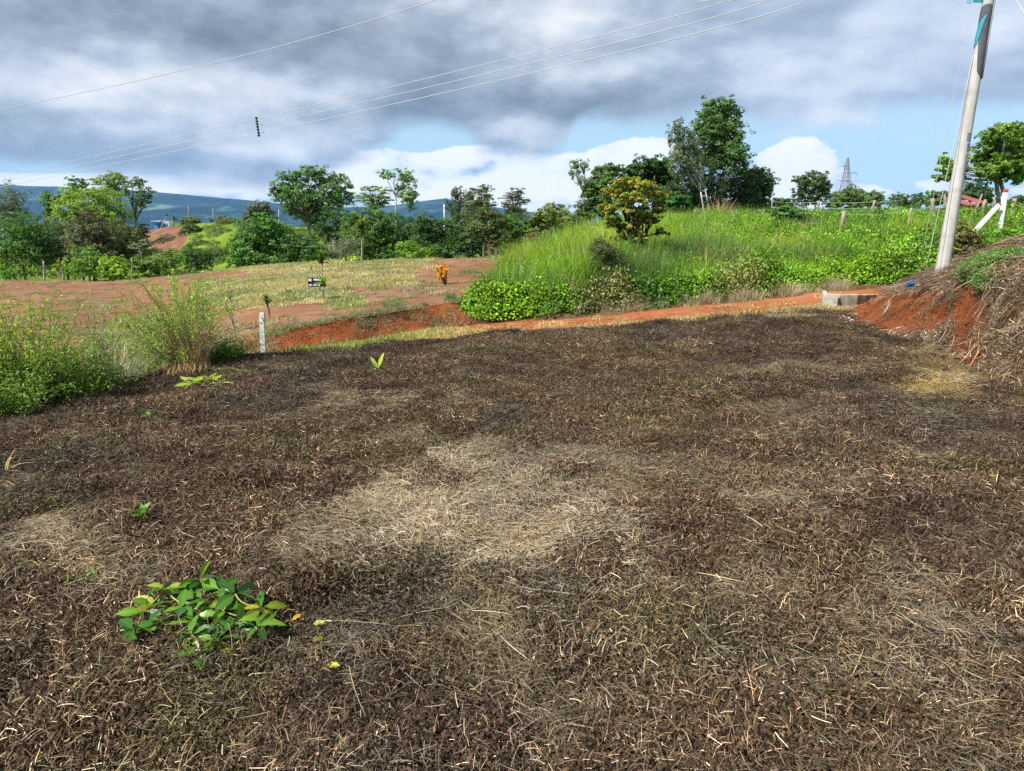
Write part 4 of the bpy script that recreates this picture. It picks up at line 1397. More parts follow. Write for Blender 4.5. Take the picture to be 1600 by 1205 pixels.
def tree(name, label, cat, Y, base, blobs, col, leaf=.16, nleaf=3000, depth=.9, trunk=None, tr=None, group=None, trunkmat='bark', tcol=(1, 1, 1),
         fork=None, hvar=.28, style='clump', col2=None, sides=6, droop=0.0, crr=None, bare=0, zbase=None, twig=True):
    """blobs: crown masses (px, py, rx, ry) seen at distance Y. base: (px) of the foot or list of feet. Every crown mass has real depth."""
    bases = base if isinstance(base, (list, tuple)) else [base]
    b0 = bases[0]
    gp = gpos(b0, Y)
    if zbase is not None: gp.z = zbase
    root = empty(name, gp)
    tag(root, label, cat, group)
    sc = Y / 1000.0  # metres per photo pixel near the horizon
    blobs = list(blobs)
    cx = sum(b[0] * b[2] * b[3] for b in blobs) / sum(b[2] * b[3] for b in blobs)
    half = max(abs(b[0] - cx) + b[2] for b in blobs)
    centers = []
    for (px, py, rx, ry) in blobs:
        c0 = pt(px, py, Y)
        off_x = abs(px - cx) / max(half, 1)
        dmax = half * sc * depth * math.sqrt(max(0.05, 1 - off_x ** 2))
        dz_ = random.uniform(-.45, .45) * dmax
        # move along the sight line so that it keeps its place, at its own depth
        c1 = pt(px, py, Y + dz_)
        centers.append((c1, rx * sc * (Y + dz_) / Y, ry * sc * (Y + dz_) / Y, random.uniform(.8, 1.15) * max(rx, ry * .8) * sc))
    vol = np.array([b[2] * b[3] for b in blobs], float)
    V_, Q_, C_ = [], [], []
    off = 0
    colA = np.array(col); colB = np.array(col2 if col2 is not None else [c_ * .55 for c_ in col])
    for (c1, rx, ry, rd), w_ in zip(centers, vol / vol.sum()):
        nl = max(24, int(nleaf * w_ * 2.4)); rx *= 1.14; ry *= 1.18
        csz = (crr or .32)
        nc = max(7, int(nl / 20))
        dr = rnd_dirs(nc)
        rr = RNG.uniform(.35, 1.0, (nc, 1)) ** .6
        rag = 1 + RNG.normal(0, .24, (nc, 1))
        cc = np.array(c1) + dr * rr * rag * np.array([rx, rd, ry])
        per = max(1, nl // nc)
        k = nc * per
        ctr = np.repeat(cc, per, 0)
        cr = csz * min(rx, ry) ** .5 * (leaf * 4) ** .5 * 1.15
        loc = rnd_dirs(k) * (RNG.random((k, 1)) ** .45) * cr * np.array([1, 1, .55])
        if style == 'wisp': loc *= np.array([.7, .7, 1.6])
        if style == 'layer': loc *= np.array([1.5, 1.5, .30])
        if style == 'frond': loc *= np.array([1.2, 1.2, .5])
        p_ = ctr + loc
        out = (p_ - np.array(c1)) / np.array([rx, rd, ry])
        nr = out * .7 + rnd_dirs(k) * .75 + np.array([0, 0, .65])
        ax = rnd_dirs(k) * np.array([1, 1, .5]) + np.array([0, 0, -.35 - droop])
        ls = leaf * RNG.uniform(.6, 1.35, k)
        wd = ls * (.28 if style in ('frond',) else .42 if style == 'wisp' else .62)
        V, Q, r_ = cards(p_, nr, ax, ls, wd)
        cv_ = np.repeat(np.clip(RNG.normal(.5, .3, (nc, 1)), 0, 1), per, 0)
        up_ = np.clip(out[:, 2:3] * .25 + .5 + (cv_ - .5), 0, 1)
        c_ = (colB * (1 - cv_) + colA * cv_) * 1.65 * np.exp(RNG.normal(0, hvar * .6, (k, 1))) * np.exp(RNG.normal(0, .06, (k, 3)))
        V_.append(V); Q_.append(Q + off); off += len(V); C_.append(np.repeat(c_, r_, 0))
    # wood
    mb = MB()
    H_ = max(c1[0].z for c1 in centers) - gp.z
    r0 = tr or max(.03, H_ * .022)
    for bi, bpx in enumerate(bases):
        g0 = gpos(bpx, Y) if bi else gp.copy()
        if zbase is not None: g0.z = zbase
        mine = [c_ for i_, c_ in enumerate(centers) if i_ % len(bases) == bi] or centers[:1]
        if fork is not None:
            fp = pt(fork[bi][0] if isinstance(fork, list) else fork[0], fork[bi][1] if isinstance(fork, list) else fork[1], Y)
        else:
            lowest = min(c_[0].z - c_[2] * .5 for c_ in mine)
            mxp = sum((c_[0] for c_ in mine), Vector()) / len(mine)
            zf = max(g0.z + .3 * (lowest - g0.z), min(lowest, g0.z + .75 * H_))
            fp = g0.lerp(mxp, .35); fp.z = zf
        if fp.z < g0.z + .05: fp.z = g0.z + .1 * H_ + .05
        tp_ = curve_pts(g0 - Vector((0, 0, .15 + .02 * H_)), fp, 5, .03)
        mb.tube(tp_, [r0 * 1.25, r0 * 1.0, r0 * .9, r0 * .82, r0 * .75], sides, tcol)
        for (c1, rx, ry, rd) in mine:
            end = c1 + Vector((0, 0, ry * .45))
            lp = curve_pts(fp - Vector((0, 0, .02)), end, 5, .09)
            mb.tube(lp, [r0 * .6, r0 * .48, r0 * .36, r0 * .24, r0 * .08], 5, tcol)
            if twig:
                for q in range(5 + bare):
                    s_ = lp[random.choice([1, 2, 3])]
                    e_ = c1 + Vector((random.uniform(-1, 1) * rx, random.uniform(-1, 1) * rd, random.uniform(-.6, .9) * ry)) * .85
                    mb.tube(curve_pts(s_, e_, 3, .12), [r0 * .26, r0 * .15, r0 * .05], 4, tcol, cap=False)
    mb.build('trunk', M[trunkmat], root)
    V = np.concatenate(V_) - np.array(root.location)
    mesh_obj('crown', V, np.concatenate(Q_), [M['leaf']], np.concatenate(C_), root, smooth=False)
    return root


GM = (.085, .17, .025); GD = (.035, .085, .02); GB = (.16, .28, .03); GY_ = (.22, .30, .04); GG = (.11, .155, .08); GO = (.13, .15, .04); GL = (.15, .27, .06)
TB = 'trees beyond the hill field'
# ---- left group, behind the bare field
tree('broadleaf_tree', 'pale grey green tree with wispy crown at the left edge of the skyline', 'tree', 75, 15, [(12, 308, 22, 18), (0, 335, 28, 22), (28, 340, 16, 18), (15, 322, 24, 16)], GG, .24, 1900, group=TB, style='wisp', trunkmat='pale')
tree('umbrella_tree', 'small dark green umbrella tree poking above the left woods, nearest the left edge one', 'tree', 82, 84, [(84, 308, 15, 8), (80, 322, 13, 12), (88, 336, 12, 10)], GM, .24, 900, group=TB, zbase=-5)
tree('umbrella_tree', 'round tufted dark green treetop left of the pale flat crowned tree', 'tree', 80, 118, [(120, 286, 13, 7), (126, 298, 14, 9), (116, 306, 10, 8)], GM, .24, 800, group=TB, zbase=-5)
tree('broadleaf_tree', 'wide bright yellow green crown forming the dome of the left woods', 'tree', 68, 150, [(135, 312, 34, 16), (110, 330, 22, 16), (155, 330, 38, 24), (180, 345, 18, 26), (130, 345, 30, 16), (160, 305, 18, 10)], (.19, .29, .035), .22, 4200, group=TB)
tree('umbrella_tree', 'pale flat crowned tree rising highest above the left woods', 'tree', 75, 200, [(160, 284, 13, 6), (178, 278, 18, 8), (182, 290, 14, 8), (168, 296, 14, 6)], (.18, .25, .075), .22, 1100, group=TB, style='layer', fork=(187, 305), tr=.13)
tree('slender_tree', 'slender dark tree with bare forked stems right of the left woods', 'tree', 72, 214, [(208, 285, 14, 7), (224, 298, 12, 10), (202, 300, 8, 6), (232, 312, 6, 5), (214, 314, 10, 7), (222, 322, 7, 4)], (.10, .18, .05), .2, 900, group=TB, fork=(212, 345), tr=.12, tcol=(.4, .38, .35))
tree('broadleaf_tree', 'dense dark green tree low at the left edge with bright top', 'tree', 58, 38, [(38, 352, 32, 14), (15, 380, 30, 24), (50, 378, 30, 24), (25, 405, 34, 20), (62, 400, 22, 20)], (.075, .16, .025), .2, 4600, group=TB)
tree('broadleaf_tree', 'grey green leafy tree left of the brown topped one in the left woods', 'tree', 61, 108, [(100, 362, 26, 20), (92, 388, 26, 22), (120, 378, 22, 22), (105, 405, 28, 18)], (.075, .12, .045), .2, 3000, group=TB)
tree('broadleaf_tree', 'brownish grey topped tree in the middle of the left woods', 'tree', 57, 140, [(136, 338, 20, 8), (146, 356, 24, 14), (130, 382, 26, 24), (160, 380, 22, 22), (145, 405, 30, 18)], (.11, .115, .055), .2, 3400, group=TB, col2=(.04, .05, .025))
tree('broadleaf_tree', 'dark olive tree at the right end of the left woods', 'tree', 60, 186, [(176, 362, 22, 16), (198, 380, 20, 20), (182, 398, 26, 18), (212, 398, 14, 16), (205, 365, 12, 10)], (.10, .125, .035), .2, 3000, group=TB)
BU = 'bushes behind the hill field'
tree('bush', 'bright green bush at the foot of the left woods', 'bush', 46, 142, [(140, 402, 20, 13), (134, 418, 26, 12), (152, 415, 18, 10)], (.13, .24, .03), .15, 1800, group=BU)
tree('bush', 'low bright shrub on the field edge by the left edge of the photo', 'bush', 39, 20, [(22, 427, 18, 6), (4, 430, 12, 5)], (.11, .24, .03), .12, 600, group=BU, twig=False)
tree('bush', 'yellow green broad leaved bush between two stakes and the slender shrub', 'bush', 44, 182, [(176, 415, 18, 12), (192, 424, 16, 8), (168, 428, 12, 5)], (.20, .32, .03), .17, 1300, group=BU)
tree('bush', 'long low green thicket in front of the red slope', 'bush', 46, 225, [(212, 414, 18, 10), (235, 413, 20, 10), (256, 414, 18, 9), (228, 424, 34, 8), (272, 408, 12, 8)], (.10, .19, .03), .15, 2600, group=BU)
tree('bush', 'round dark green bush standing on the second hill flank', 'bush', 50, 308, [(308, 398, 18, 13), (300, 410, 14, 9), (318, 408, 14, 10)], (.05, .115, .025), .14, 1700, group=BU)
tree('bush', 'big glossy green bush left of the tall spreading tree', 'bush', 47, 420, [(415, 352, 22, 14), (395, 372, 24, 18), (435, 368, 26, 18), (410, 390, 32, 20), (450, 388, 26, 20), (378, 392, 20, 18), (425, 402, 40, 14), (372, 408, 16, 8)], (.085, .19, .03), .17, 7000, group=BU, col2=(.03, .075, .018))
tree('bush', 'dark green lower bush right beside the big glossy one', 'bush', 46, 485, [(478, 385, 18, 14), (495, 392, 16, 12), (480, 398, 20, 8)], (.07, .15, .03), .15, 1700, group=BU)
tree('bush', 'grey leafless looking shrub between green bushes', 'bush', 44, 530, [(520, 385, 18, 12), (545, 378, 16, 14), (535, 395, 22, 8), (552, 392, 12, 9)], (.17, .18, .12), .10, 900, group=BU, style='wisp', trunkmat='pale', bare=14)
tree('broadleaf_tree', 'tall spreading green tree with the widest crown left of centre', 'tree', 74, 482, [(455, 284, 20, 13), (480, 270, 20, 9), (502, 278, 18, 12), (440, 302, 14, 12), (465, 306, 22, 14), (492, 312, 20, 16), (514, 300, 14, 14), (500, 338, 18, 18), (430, 300, 7, 7), (474, 332, 14, 12), (516, 326, 10, 12), (455, 325, 10, 8)], (.085, .175, .04), .26, 5200, group=TB, fork=(483, 345), tr=.26)
tree('broadleaf_tree', 'light green narrow tree just right of the widest crown', 'tree', 76, 532, [(530, 278, 12, 7), (542, 294, 9, 12), (526, 298, 9, 10), (530, 316, 14, 9), (546, 312, 6, 5)], (.13, .23, .06), .22, 1300, group=TB, fork=(531, 330), tr=.12, trunkmat='pale')
tree('umbrella_tree', 'pale flat layered tree between the narrow light green ones', 'tree', 84, 588, [(578, 294, 14, 4), (600, 298, 10, 4), (572, 308, 18, 6), (598, 312, 13, 8), (585, 320, 15, 6)], (.17, .26, .07), .24, 1200, group=TB, style='layer', fork=(586, 325))
tree('broadleaf_tree', 'lone light green tree with curved crown against the white cloud', 'tree', 80, 617, [(618, 271, 18, 6), (636, 276, 10, 9), (628, 288, 10, 9), (644, 298, 9, 11), (634, 308, 9, 9), (642, 318, 8, 8), (604, 275, 7, 5)], (.15, .27, .06), .22, 1500, group=TB, fork=(618, 305), tr=.12, trunkmat='pale')
tree('broadleaf_tree', 'dense round mid green tree behind the white stemmed cane plant', 'tree', 54, 580, [(578, 340, 26, 14), (555, 355, 20, 16), (600, 355, 22, 18), (575, 372, 32, 20), (545, 378, 14, 14), (608, 380, 16, 14), (585, 392, 28, 10)], (.085, .165, .03), .18, 5000, group=TB, col2=(.03, .07, .018))
tree('bush', 'bright green low bush right of the cane plant', 'bush', 44, 645, [(635, 388, 18, 9), (655, 394, 16, 7), (640, 398, 20, 5)], (.15, .27, .03), .13, 1200, group=BU)
tree('bush', 'small dark bush below the dense round tree', 'bush', 42, 610, [(610, 398, 13, 6), (598, 401, 9, 4)], (.06, .13, .03), .12, 500, group=BU, twig=False)
tree('broadleaf_tree', 'wide dark green tree left of the white trunked tree', 'tree', 51, 690, [(662, 350, 18, 11), (690, 358, 24, 16), (665, 375, 22, 18), (700, 378, 26, 20), (728, 362, 20, 18), (738, 385, 20, 16), (680, 392, 30, 10), (720, 395, 30, 8)], (.07, .14, .03), .18, 6000, group=TB, col2=(.022, .055, .016))
tree('broadleaf_tree', 'thin crowned grey green tree behind the dark mass right of centre', 'tree', 64, 716, [(713, 300, 9, 8), (722, 312, 14, 11), (708, 322, 12, 10), (728, 330, 14, 12), (716, 342, 16, 10)], (.075, .12, .05), .2, 1600, group=TB, style='wisp')
tree('conifer_tree', 'feathery olive conifer with stacked branches', 'tree', 46, 755, [(750, 295, 12, 5), (748, 305, 18, 6), (752, 317, 20, 8), (750, 332, 20, 10), (756, 348, 22, 12)], (.095, .12, .045), .2, 2600, group=TB, style='frond', droop=.3)
tree('white_trunk_tree', 'leafy tree with white painted trunk at the field edge', 'tree', 33, [777, 767], [(765, 345, 20, 14), (748, 358, 16, 14), (782, 352, 16, 15), (770, 370, 18, 10), (758, 332, 14, 8)], (.085, .13, .04), .11, 2600, group=TB, trunkmat='pale', tcol=(1.9, 1.9, 1.85), fork=[(773, 378), (764, 380)], tr=.085)
tree('conifer_tree', 'brownish layered conifer right of the white trunked tree', 'tree', 56, 805, [(808, 298, 10, 4), (800, 308, 14, 5), (816, 313, 10, 4), (796, 320, 10, 7), (808, 330, 12, 8)], (.12, .115, .05), .22, 1200, group=TB, style='frond', fork=(804, 335))
tree('bush', 'bright leafy bush right behind the white trunked tree', 'bush', 37, 802, [(795, 352, 14, 12), (812, 362, 16, 12), (800, 375, 18, 12), (820, 380, 14, 10)], (.11, .21, .03), .13, 2000, group=BU)
tree('bush', 'olive green tree bush above the tall grass shoulder', 'bush', 36, 865, [(866, 325, 12, 7), (852, 340, 20, 12), (880, 342, 20, 14), (860, 358, 24, 14), (895, 355, 18, 16), (838, 352, 12, 10)], (.16, .22, .04), .12, 3800, group=BU, col2=(.07, .10, .025))
tree('bush', 'brown dried bush at the left foot of the olive bush', 'bush', 34, 842, [(835, 372, 18, 8), (850, 378, 14, 7)], (.19, .15, .08), .10, 700, group=BU)
# ---- centre-right group on the slope
TS = 'trees on the grassy hillside'
tree('thin_tree', 'thin wispy light green tree leaning at the left of the hillside trees', 'tree', 43, 925, [(900, 256, 9, 6), (912, 262, 6, 8), (898, 270, 7, 9), (908, 282, 5, 5)], (.16, .24, .10), .13, 620, group=TS, style='wisp', fork=(912, 300), tr=.06, trunkmat='pale')
tree('broadleaf_tree', 'mid green tree behind the orange tinted one, with leafy top', 'tree', 39, 940, [(938, 272, 16, 10), (958, 268, 14, 9), (925, 292, 15, 12), (950, 290, 18, 13), (930, 315, 16, 14), (915, 330, 14, 12), (945, 325, 16, 12)], (.085, .16, .03), .15, 4000, group=TS, col2=(.04, .075, .02), trunkmat='pale')
tree('broadleaf_tree', 'dark green dense tree just left of the tallest tree', 'tree', 46, 1015, [(1008, 258, 16, 9), (1028, 258, 18, 10), (992, 268, 14, 9), (1020, 275, 24, 14), (1040, 280, 16, 16), (1000, 288, 20, 12), (1035, 305, 20, 16)], (.04, .105, .022), .18, 5200, group=TS, col2=(.016, .045, .012))
tree('orange_tipped_tree', 'small tree with orange brown young leaves on dark stems', 'tree', 19.3, [984, 1007], [(985, 284, 20, 6), (1008, 290, 16, 7), (962, 298, 15, 7), (1026, 304, 14, 6), (992, 308, 20, 7), (970, 318, 12, 6), (1026, 326, 13, 6), (950, 326, 11, 7), (990, 330, 19, 7), (1012, 344, 18, 6), (958, 348, 14, 6), (984, 356, 18, 7), (1034, 362, 10, 4), (966, 372, 12, 4), (1004, 370, 10, 5)], (.25, .21, .035), .085, 3600, group=TS, col2=(.08, .16, .02), bare=4, tr=.05, hvar=.4, tcol=(.35, .32, .3), fork=[(984, 380), (1006, 380)], droop=.3)
tree('tall_tree', 'tallest tree with full green crown and thin pale trunk', 'tree', 44, 1110, [(1122, 165, 18, 10), (1110, 178, 20, 13), (1136, 180, 18, 14), (1120, 200, 28, 16), (1142, 205, 14, 16), (1102, 205, 16, 14), (1120, 225, 32, 16), (1140, 240, 22, 16), (1108, 250, 24, 14), (1150, 255, 16, 16), (1160, 240, 8, 8)], (.09, .17, .035), .16, 7200, group=TS, fork=(1110, 268), tr=.12, trunkmat='pale', tcol=(1.2, 1.15, 1.05), col2=(.04, .08, .025))
tree('grey_tree', 'grey green airy tree leaning against the left of the tallest tree', 'tree', 42, [1100, 1108], [(1060, 200, 12, 10), (1072, 212, 14, 12), (1055, 218, 12, 10), (1078, 230, 18, 12), (1060, 238, 14, 12), (1075, 250, 20, 14), (1088, 268, 18, 14), (1062, 262, 14, 14)], (.13, .175, .085), .14, 3200, group=TS, style='wisp', trunkmat='pale', fork=[(1095, 300), (1102, 295)], tr=.06, bare=5, col2=(.06, .09, .045))
tree('understorey_tree', 'dark shaded thicket around the foot of the tallest tree', 'bush', 45, [1090, 1130], [(1075, 290, 24, 16), (1110, 290, 24, 18), (1145, 285, 22, 20), (1065, 312, 22, 12), (1100, 318, 26, 12), (1140, 310, 26, 14), (1165, 300, 16, 20), (1155, 322, 22, 10), (1050, 298, 14, 14)], (.065, .10, .035), .16, 5600, group=TS, col2=(.022, .038, .018), bare=6, trunkmat='pale')
tree('broadleaf_tree', 'bright edged round tree right of the tallest tree', 'tree', 47, 1182, [(1178, 274, 16, 10), (1195, 282, 12, 11), (1172, 292, 16, 13), (1192, 300, 13, 11), (1180, 315, 22, 10), (1202, 294, 6, 5)], (.08, .18, .03), .17, 3200, group=TS, col2=(.03, .07, .018))
tree('bush', 'deep green shrub below the left side of the tallest tree', 'bush', 38, 1062, [(1060, 314, 15, 9), (1052, 325, 12, 8), (1070, 326, 13, 8)], (.045, .14, .035), .14, 1200, group=BU)
tree('lone_tree', 'lone dark domed tree left of the lattice pylon', 'tree', 90, 1272, [(1270, 277, 18, 7), (1282, 286, 14, 9), (1260, 283, 14, 7), (1272, 296, 18, 9), (1288, 300, 9, 8), (1250, 283, 6, 4), (1252, 302, 11, 7), (1265, 312, 15, 7), (1245, 312, 9, 5)], (.07, .12, .035), .28, 2600, group=TS, col2=(.03, .055, .02), fork=(1272, 315))
FT = 'low trees along the far fence line'
tree('low_tree', 'low rounded green tree directly below the pylon', 'tree', 68, 1328, [(1330, 300, 16, 8), (1318, 310, 16, 9), (1342, 312, 14, 9), (1330, 320, 24, 8)], (.10, .17, .04), .2, 2000, group=FT)
tree('low_tree', 'small green tree right of the pylon with flat top', 'tree', 66, 1366, [(1364, 307, 11, 6), (1370, 315, 9, 8), (1358, 318, 9, 7)], (.09, .16, .04), .2, 900, group=FT)
tree('low_tree', 'small dark tree between the lone dome and the pylon', 'tree', 74, 1303, [(1302, 309, 9, 5), (1300, 317, 13, 6)], (.06, .11, .035), .2, 700, group=FT)
tree('low_tree', 'low dark green hedge tree right of the bright edged tree', 'tree', 60, 1222, [(1215, 316, 13, 6), (1228, 322, 18, 7), (1208, 326, 12, 6)], (.06, .12, .03), .18, 1300, group=FT)
tree('low_tree', 'grey green low tree left of the guy wires far away', 'tree', 92, 1407, [(1405, 308, 12, 5), (1398, 316, 13, 6), (1415, 317, 10, 6)], (.11, .17, .07), .26, 900, group=FT)
tree('low_tree', 'pointed small tree on the horizon left of the concrete pole', 'tree', 95, 1435, [(1435, 308, 6, 5), (1436, 316, 9, 7)], (.08, .14, .05), .26, 500, group=FT)
tree('low_tree', 'wider low tree on the horizon touching the concrete pole', 'tree', 88, 1465, [(1462, 304, 13, 5), (1455, 312, 12, 7), (1472, 312, 14, 8)], (.11, .19, .05), .26, 1000, group=FT)
tree('low_tree', 'round dark tree behind the red roofed hut', 'tree', 62, 1527, [(1526, 292, 14, 7), (1517, 303, 14, 9), (1535, 305, 14, 9)], (.05, .095, .035), .2, 1700, group=FT)
tree('low_tree', 'leafy low tree at the right edge behind the white brace', 'tree', 40, 1592, [(1590, 318, 12, 9), (1600, 330, 14, 10), (1575, 322, 8, 7)], (.09, .14, .04), .15, 1200, group=FT)
tree('broadleaf_tree', 'large bright leaved tree behind the concrete pole at the right', 'tree', 29, [1552, 1562], [(1578, 205, 24, 10), (1560, 218, 24, 12), (1595, 222, 28, 16), (1550, 236, 22, 12), (1580, 240, 28, 14), (1535, 250, 14, 9), (1562, 258, 26, 11), (1590, 262, 22, 12), (1620, 240, 24, 20), (1575, 276, 26, 8), (1540, 270, 12, 7), (1482, 262, 13, 8), (1476, 250, 8, 6), (1492, 274, 12, 7), (1500, 258, 10, 8), (1470, 280, 9, 5)], (.17, .27, .035), .13, 9000, depth=.8, group=TS, col2=(.055, .11, .02), fork=[(1556, 275), (1562, 280)], tr=.10, trunkmat='pale', tcol=(.8, .8, .8))
tree('bush', 'dark green leafy bush sunk in the bright grass', 'bush', 29, 1228, [(1222, 335, 18, 10), (1240, 340, 16, 9), (1228, 350, 22, 9)], (.07, .17, .03), .12, 2400, group=BU)
tree('bush', 'olive brown shrub beside the foot of the concrete pole', 'bush', 15.5, 1505, [(1498, 365, 16, 12), (1515, 372, 16, 12), (1500, 385, 18, 14), (1525, 388, 14, 10)], (.19, .21, .05), .06, 2600, group=BU, col2=(.09, .08, .035), bare=6)
tree('bush', 'grey brown shrub shading the tall grass left of the orange tree', 'bush', 17.3, 948, [(938, 392, 16, 16), (958, 405, 18, 18), (940, 425, 22, 18), (968, 430, 18, 18), (948, 452, 26, 16), (965, 468, 20, 12)], (.095, .11, .05), .055, 6500, group=BU, col2=(.05, .05, .025), style='wisp', bare=8)
tree('bush', 'dark thicket filling the gap between the narrow light trees and the dense round one', 'bush', 60, 545, [(520, 350, 22, 14), (545, 345, 20, 14), (530, 368, 26, 14), (500, 365, 18, 14)], (.05, .11, .03), .18, 2600, group=BU, col2=(.02, .05, .018))
tree('bush', 'dark thicket between the dense round tree and the wide dark one', 'bush', 58, 635, [(622, 350, 16, 12), (640, 358, 18, 14), (628, 374, 20, 14), (650, 376, 14, 12)], (.055, .12, .03), .18, 2200, group=BU, col2=(.02, .05, .018))
tree('bush', 'dark thicket behind the white trunked tree reaching the conifers', 'bush', 50, 770, [(745, 372, 20, 14), (775, 362, 22, 16), (800, 345, 20, 12), (822, 352, 16, 12), (785, 382, 26, 12)], (.055, .105, .03), .17, 3200, group=BU, col2=(.02, .045, .018))
tree('bush', 'dark shaded thicket under the bright dome of the left woods', 'bush', 64, 130, [(60, 370, 30, 18), (100, 372, 30, 20), (140, 372, 30, 20), (180, 378, 26, 18), (80, 398, 36, 16), (160, 402, 36, 14), (210, 392, 18, 14)], (.04, .08, .025), .2, 5200, group=BU, col2=(.015, .035, .014))
tree('broadleaf_tree', 'leafy tree joining the dark dense tree and the thin wispy one', 'tree', 48, 980, [(975, 285, 16, 10), (985, 300, 18, 14), (965, 312, 16, 12), (1045, 320, 20, 12)], (.06, .12, .025), .16, 2600, group=TS, col2=(.025, .055, .016))
# ---- ridge of the second hill
RG = 'shrubs on the second hill ridge'
tree('bush', 'olive rounded shrub on the ridge of the second hill', 'bush', 93, 345, [(345, 342, 13, 5), (340, 348, 10, 5), (356, 348, 10, 5)], (.13, .15, .04), .24, 700, group=RG, twig=False)
tree('bush', 'bright topped cane bush left on the second hill ridge', 'bush', 92, 298, [(297, 343, 6, 5), (305, 347, 6, 6), (290, 346, 5, 4)], (.12, .18, .05), .26, 700, group=RG, twig=False)
tree('bush', 'dark low hedge under the ridge above the red slope', 'bush', 88, 290, [(298, 356, 9, 3), (288, 364, 5, 5), (307, 358, 7, 3)], (.045, .075, .03), .22, 600, group=RG, twig=False)
tree('bush', 'dark brown shrub left of the blue building', 'bush', 86, 226, [(224, 356, 8, 7), (216, 366, 10, 9), (222, 374, 8, 8)], (.06, .06, .035), .22, 900, group=RG)
tree('broadleaf_tree', 'grey olive tree alone on the ridge left of the widest crown', 'tree', 85, 404, [(406, 325, 13, 7), (398, 335, 12, 8), (416, 336, 12, 8), (388, 342, 10, 6)], (.11, .12, .065), .24, 1600, group=TB)
tree('bush', 'pale green tree growing at the foot of the red slope', 'bush', 55, 225, [(216, 385, 12, 4), (228, 380, 10, 4)], (.16, .18, .12), .16, 350, group=BU, style='layer', trunkmat='pale')

# ---- cane plants (dracaena) : rosettes of strap leaves on bare stems
def rosette(V_, Q_, C_, off, c1, r, n, col, up=.3, w=.23):
    azz = RNG.uniform(0, 6.28, n)
    t0 = RNG.uniform(up * .3, up + .9, n)
    b = np.repeat(np.array([c1]), n, 0) + np.stack([np.zeros(n), np.zeros(n), RNG.uniform(-.35, .25, n) * r], 1)
    V, Q, rp = strips(b, azz, t0, t0 + RNG.uniform(.5, 1.5, n), r * RNG.uniform(.75, 1.25, n), r * w, 4, RNG.uniform(-.4, .4, n), 0.0, [.5, 1, 1, .7, .1])
    V_.append(V); Q_.append(Q + off); C_.append(np.repeat(vary(col, n, .3, .08), rp, 0))
    return off + len(V)


def cane(name, label, cat, Y, foot, heads, col=(.13, .25, .02), stem=None, sr=.018, group=None, mat='pale', leaves=26):
    """heads: (px, py, r_px). foot (px, py): where the stem leaves the ground"""
    p0 = gpos(foot, Y)
    root = empty(name, p0)
    tag(root, label, cat, group)
    mb = MB()
    V_, Q_, C_, off = [], [], [], 0
    for hd in heads:
        c1 = pt(hd[0], hd[1], Y)
        mb.tube(curve_pts(p0 - Vector((0, 0, .08)), c1, 6, .03), [sr * 1.15, sr, sr, sr * .95, sr * .9, sr * .5], 7)
        off = rosette(V_, Q_, C_, off, tuple(c1), hd[2] * 1.3 * Y / 1000, leaves, hd[3] if len(hd) > 3 else col)
    mb.build('stem', M[mat], root)
    mesh_obj('foliage', np.concatenate(V_) - np.array(root.location), np.concatenate(Q_), [M['gloss']], np.concatenate(C_), root)
    return root


CG = 'young cane plants on the hill field'
cane('cane_plant', 'tall cane plant with leafy head, right stem carrying the sign', 'plant', 18.6, 506, [(502, 403, 11), (503, 410, 10, (.05, .10, .02))], group=CG, leaves=30)
cane('cane_plant', 'nearly leafless cane stem, left stem carrying the sign', 'plant', 18.7, 490, [(487, 421, 5)], group=CG, leaves=7, sr=.0115)
cane('cane_plant', 'short cane plant whose leaves cover the sign corner', 'plant', 18.2, 508, [(506, 444, 11, (.16, .30, .02))], group=CG, leaves=20, sr=.0115)
cane('cane_plant', 'leaf tuft sprouting at the foot of the left sign stem', 'plant', 18.5, 491, [(491, 471, 7, (.14, .26, .03))], group=CG, leaves=12, sr=.01)
cane('cane_plant', 'small leafy cane plant above the top of the concrete post', 'plant', 16.2, 418, [(417, 473, 9, (.12, .21, .02)), (416, 467, 7, (.16, .25, .02))], group=CG, leaves=24, mat='bark')
cane('cane_plant', 'small bushy plant left of the sign stems on the straw slope', 'plant', 20.5, 450, [(450, 461, 8, (.12, .22, .02))], group=CG, leaves=26, mat='bark')
cane('cane_plant', 'small cane plant with two heads left of the concrete post', 'plant', 15.2, 360, [(358, 487, 10, (.14, .26, .02)), (360, 466, 5, (.12, .2, .02))], group=CG, leaves=20)
cane('cane_plant', 'white stemmed cane plant standing against the dense round tree', 'plant', 35, 565, [(565, 352, 11, (.14, .22, .03)), (564, 360, 9, (.10, .17, .03)), (567, 366, 7, (.10, .17, .03))], group=CG, sr=.028, leaves=40)
cane('cane_plant', 'yellow green plant by the short stake at the woods edge', 'plant', 37, 92, [(92, 415, 8, (.26, .34, .03)), (90, 422, 6, (.22, .3, .03))], group=CG, leaves=22)
cane('cane_plant', 'tiny cane palm on the ridge right of the blue building', 'plant', 94, 262, [(261, 338, 4, (.08, .14, .05))], group=CG, sr=.06, leaves=16)
cane('cane_plant', 'second tiny cane palm on the ridge with thick leafy body', 'plant', 94, 274, [(273, 345, 6, (.14, .2, .05)), (271, 339, 3, (.08, .14, .05))], group=CG, sr=.06, leaves=20)
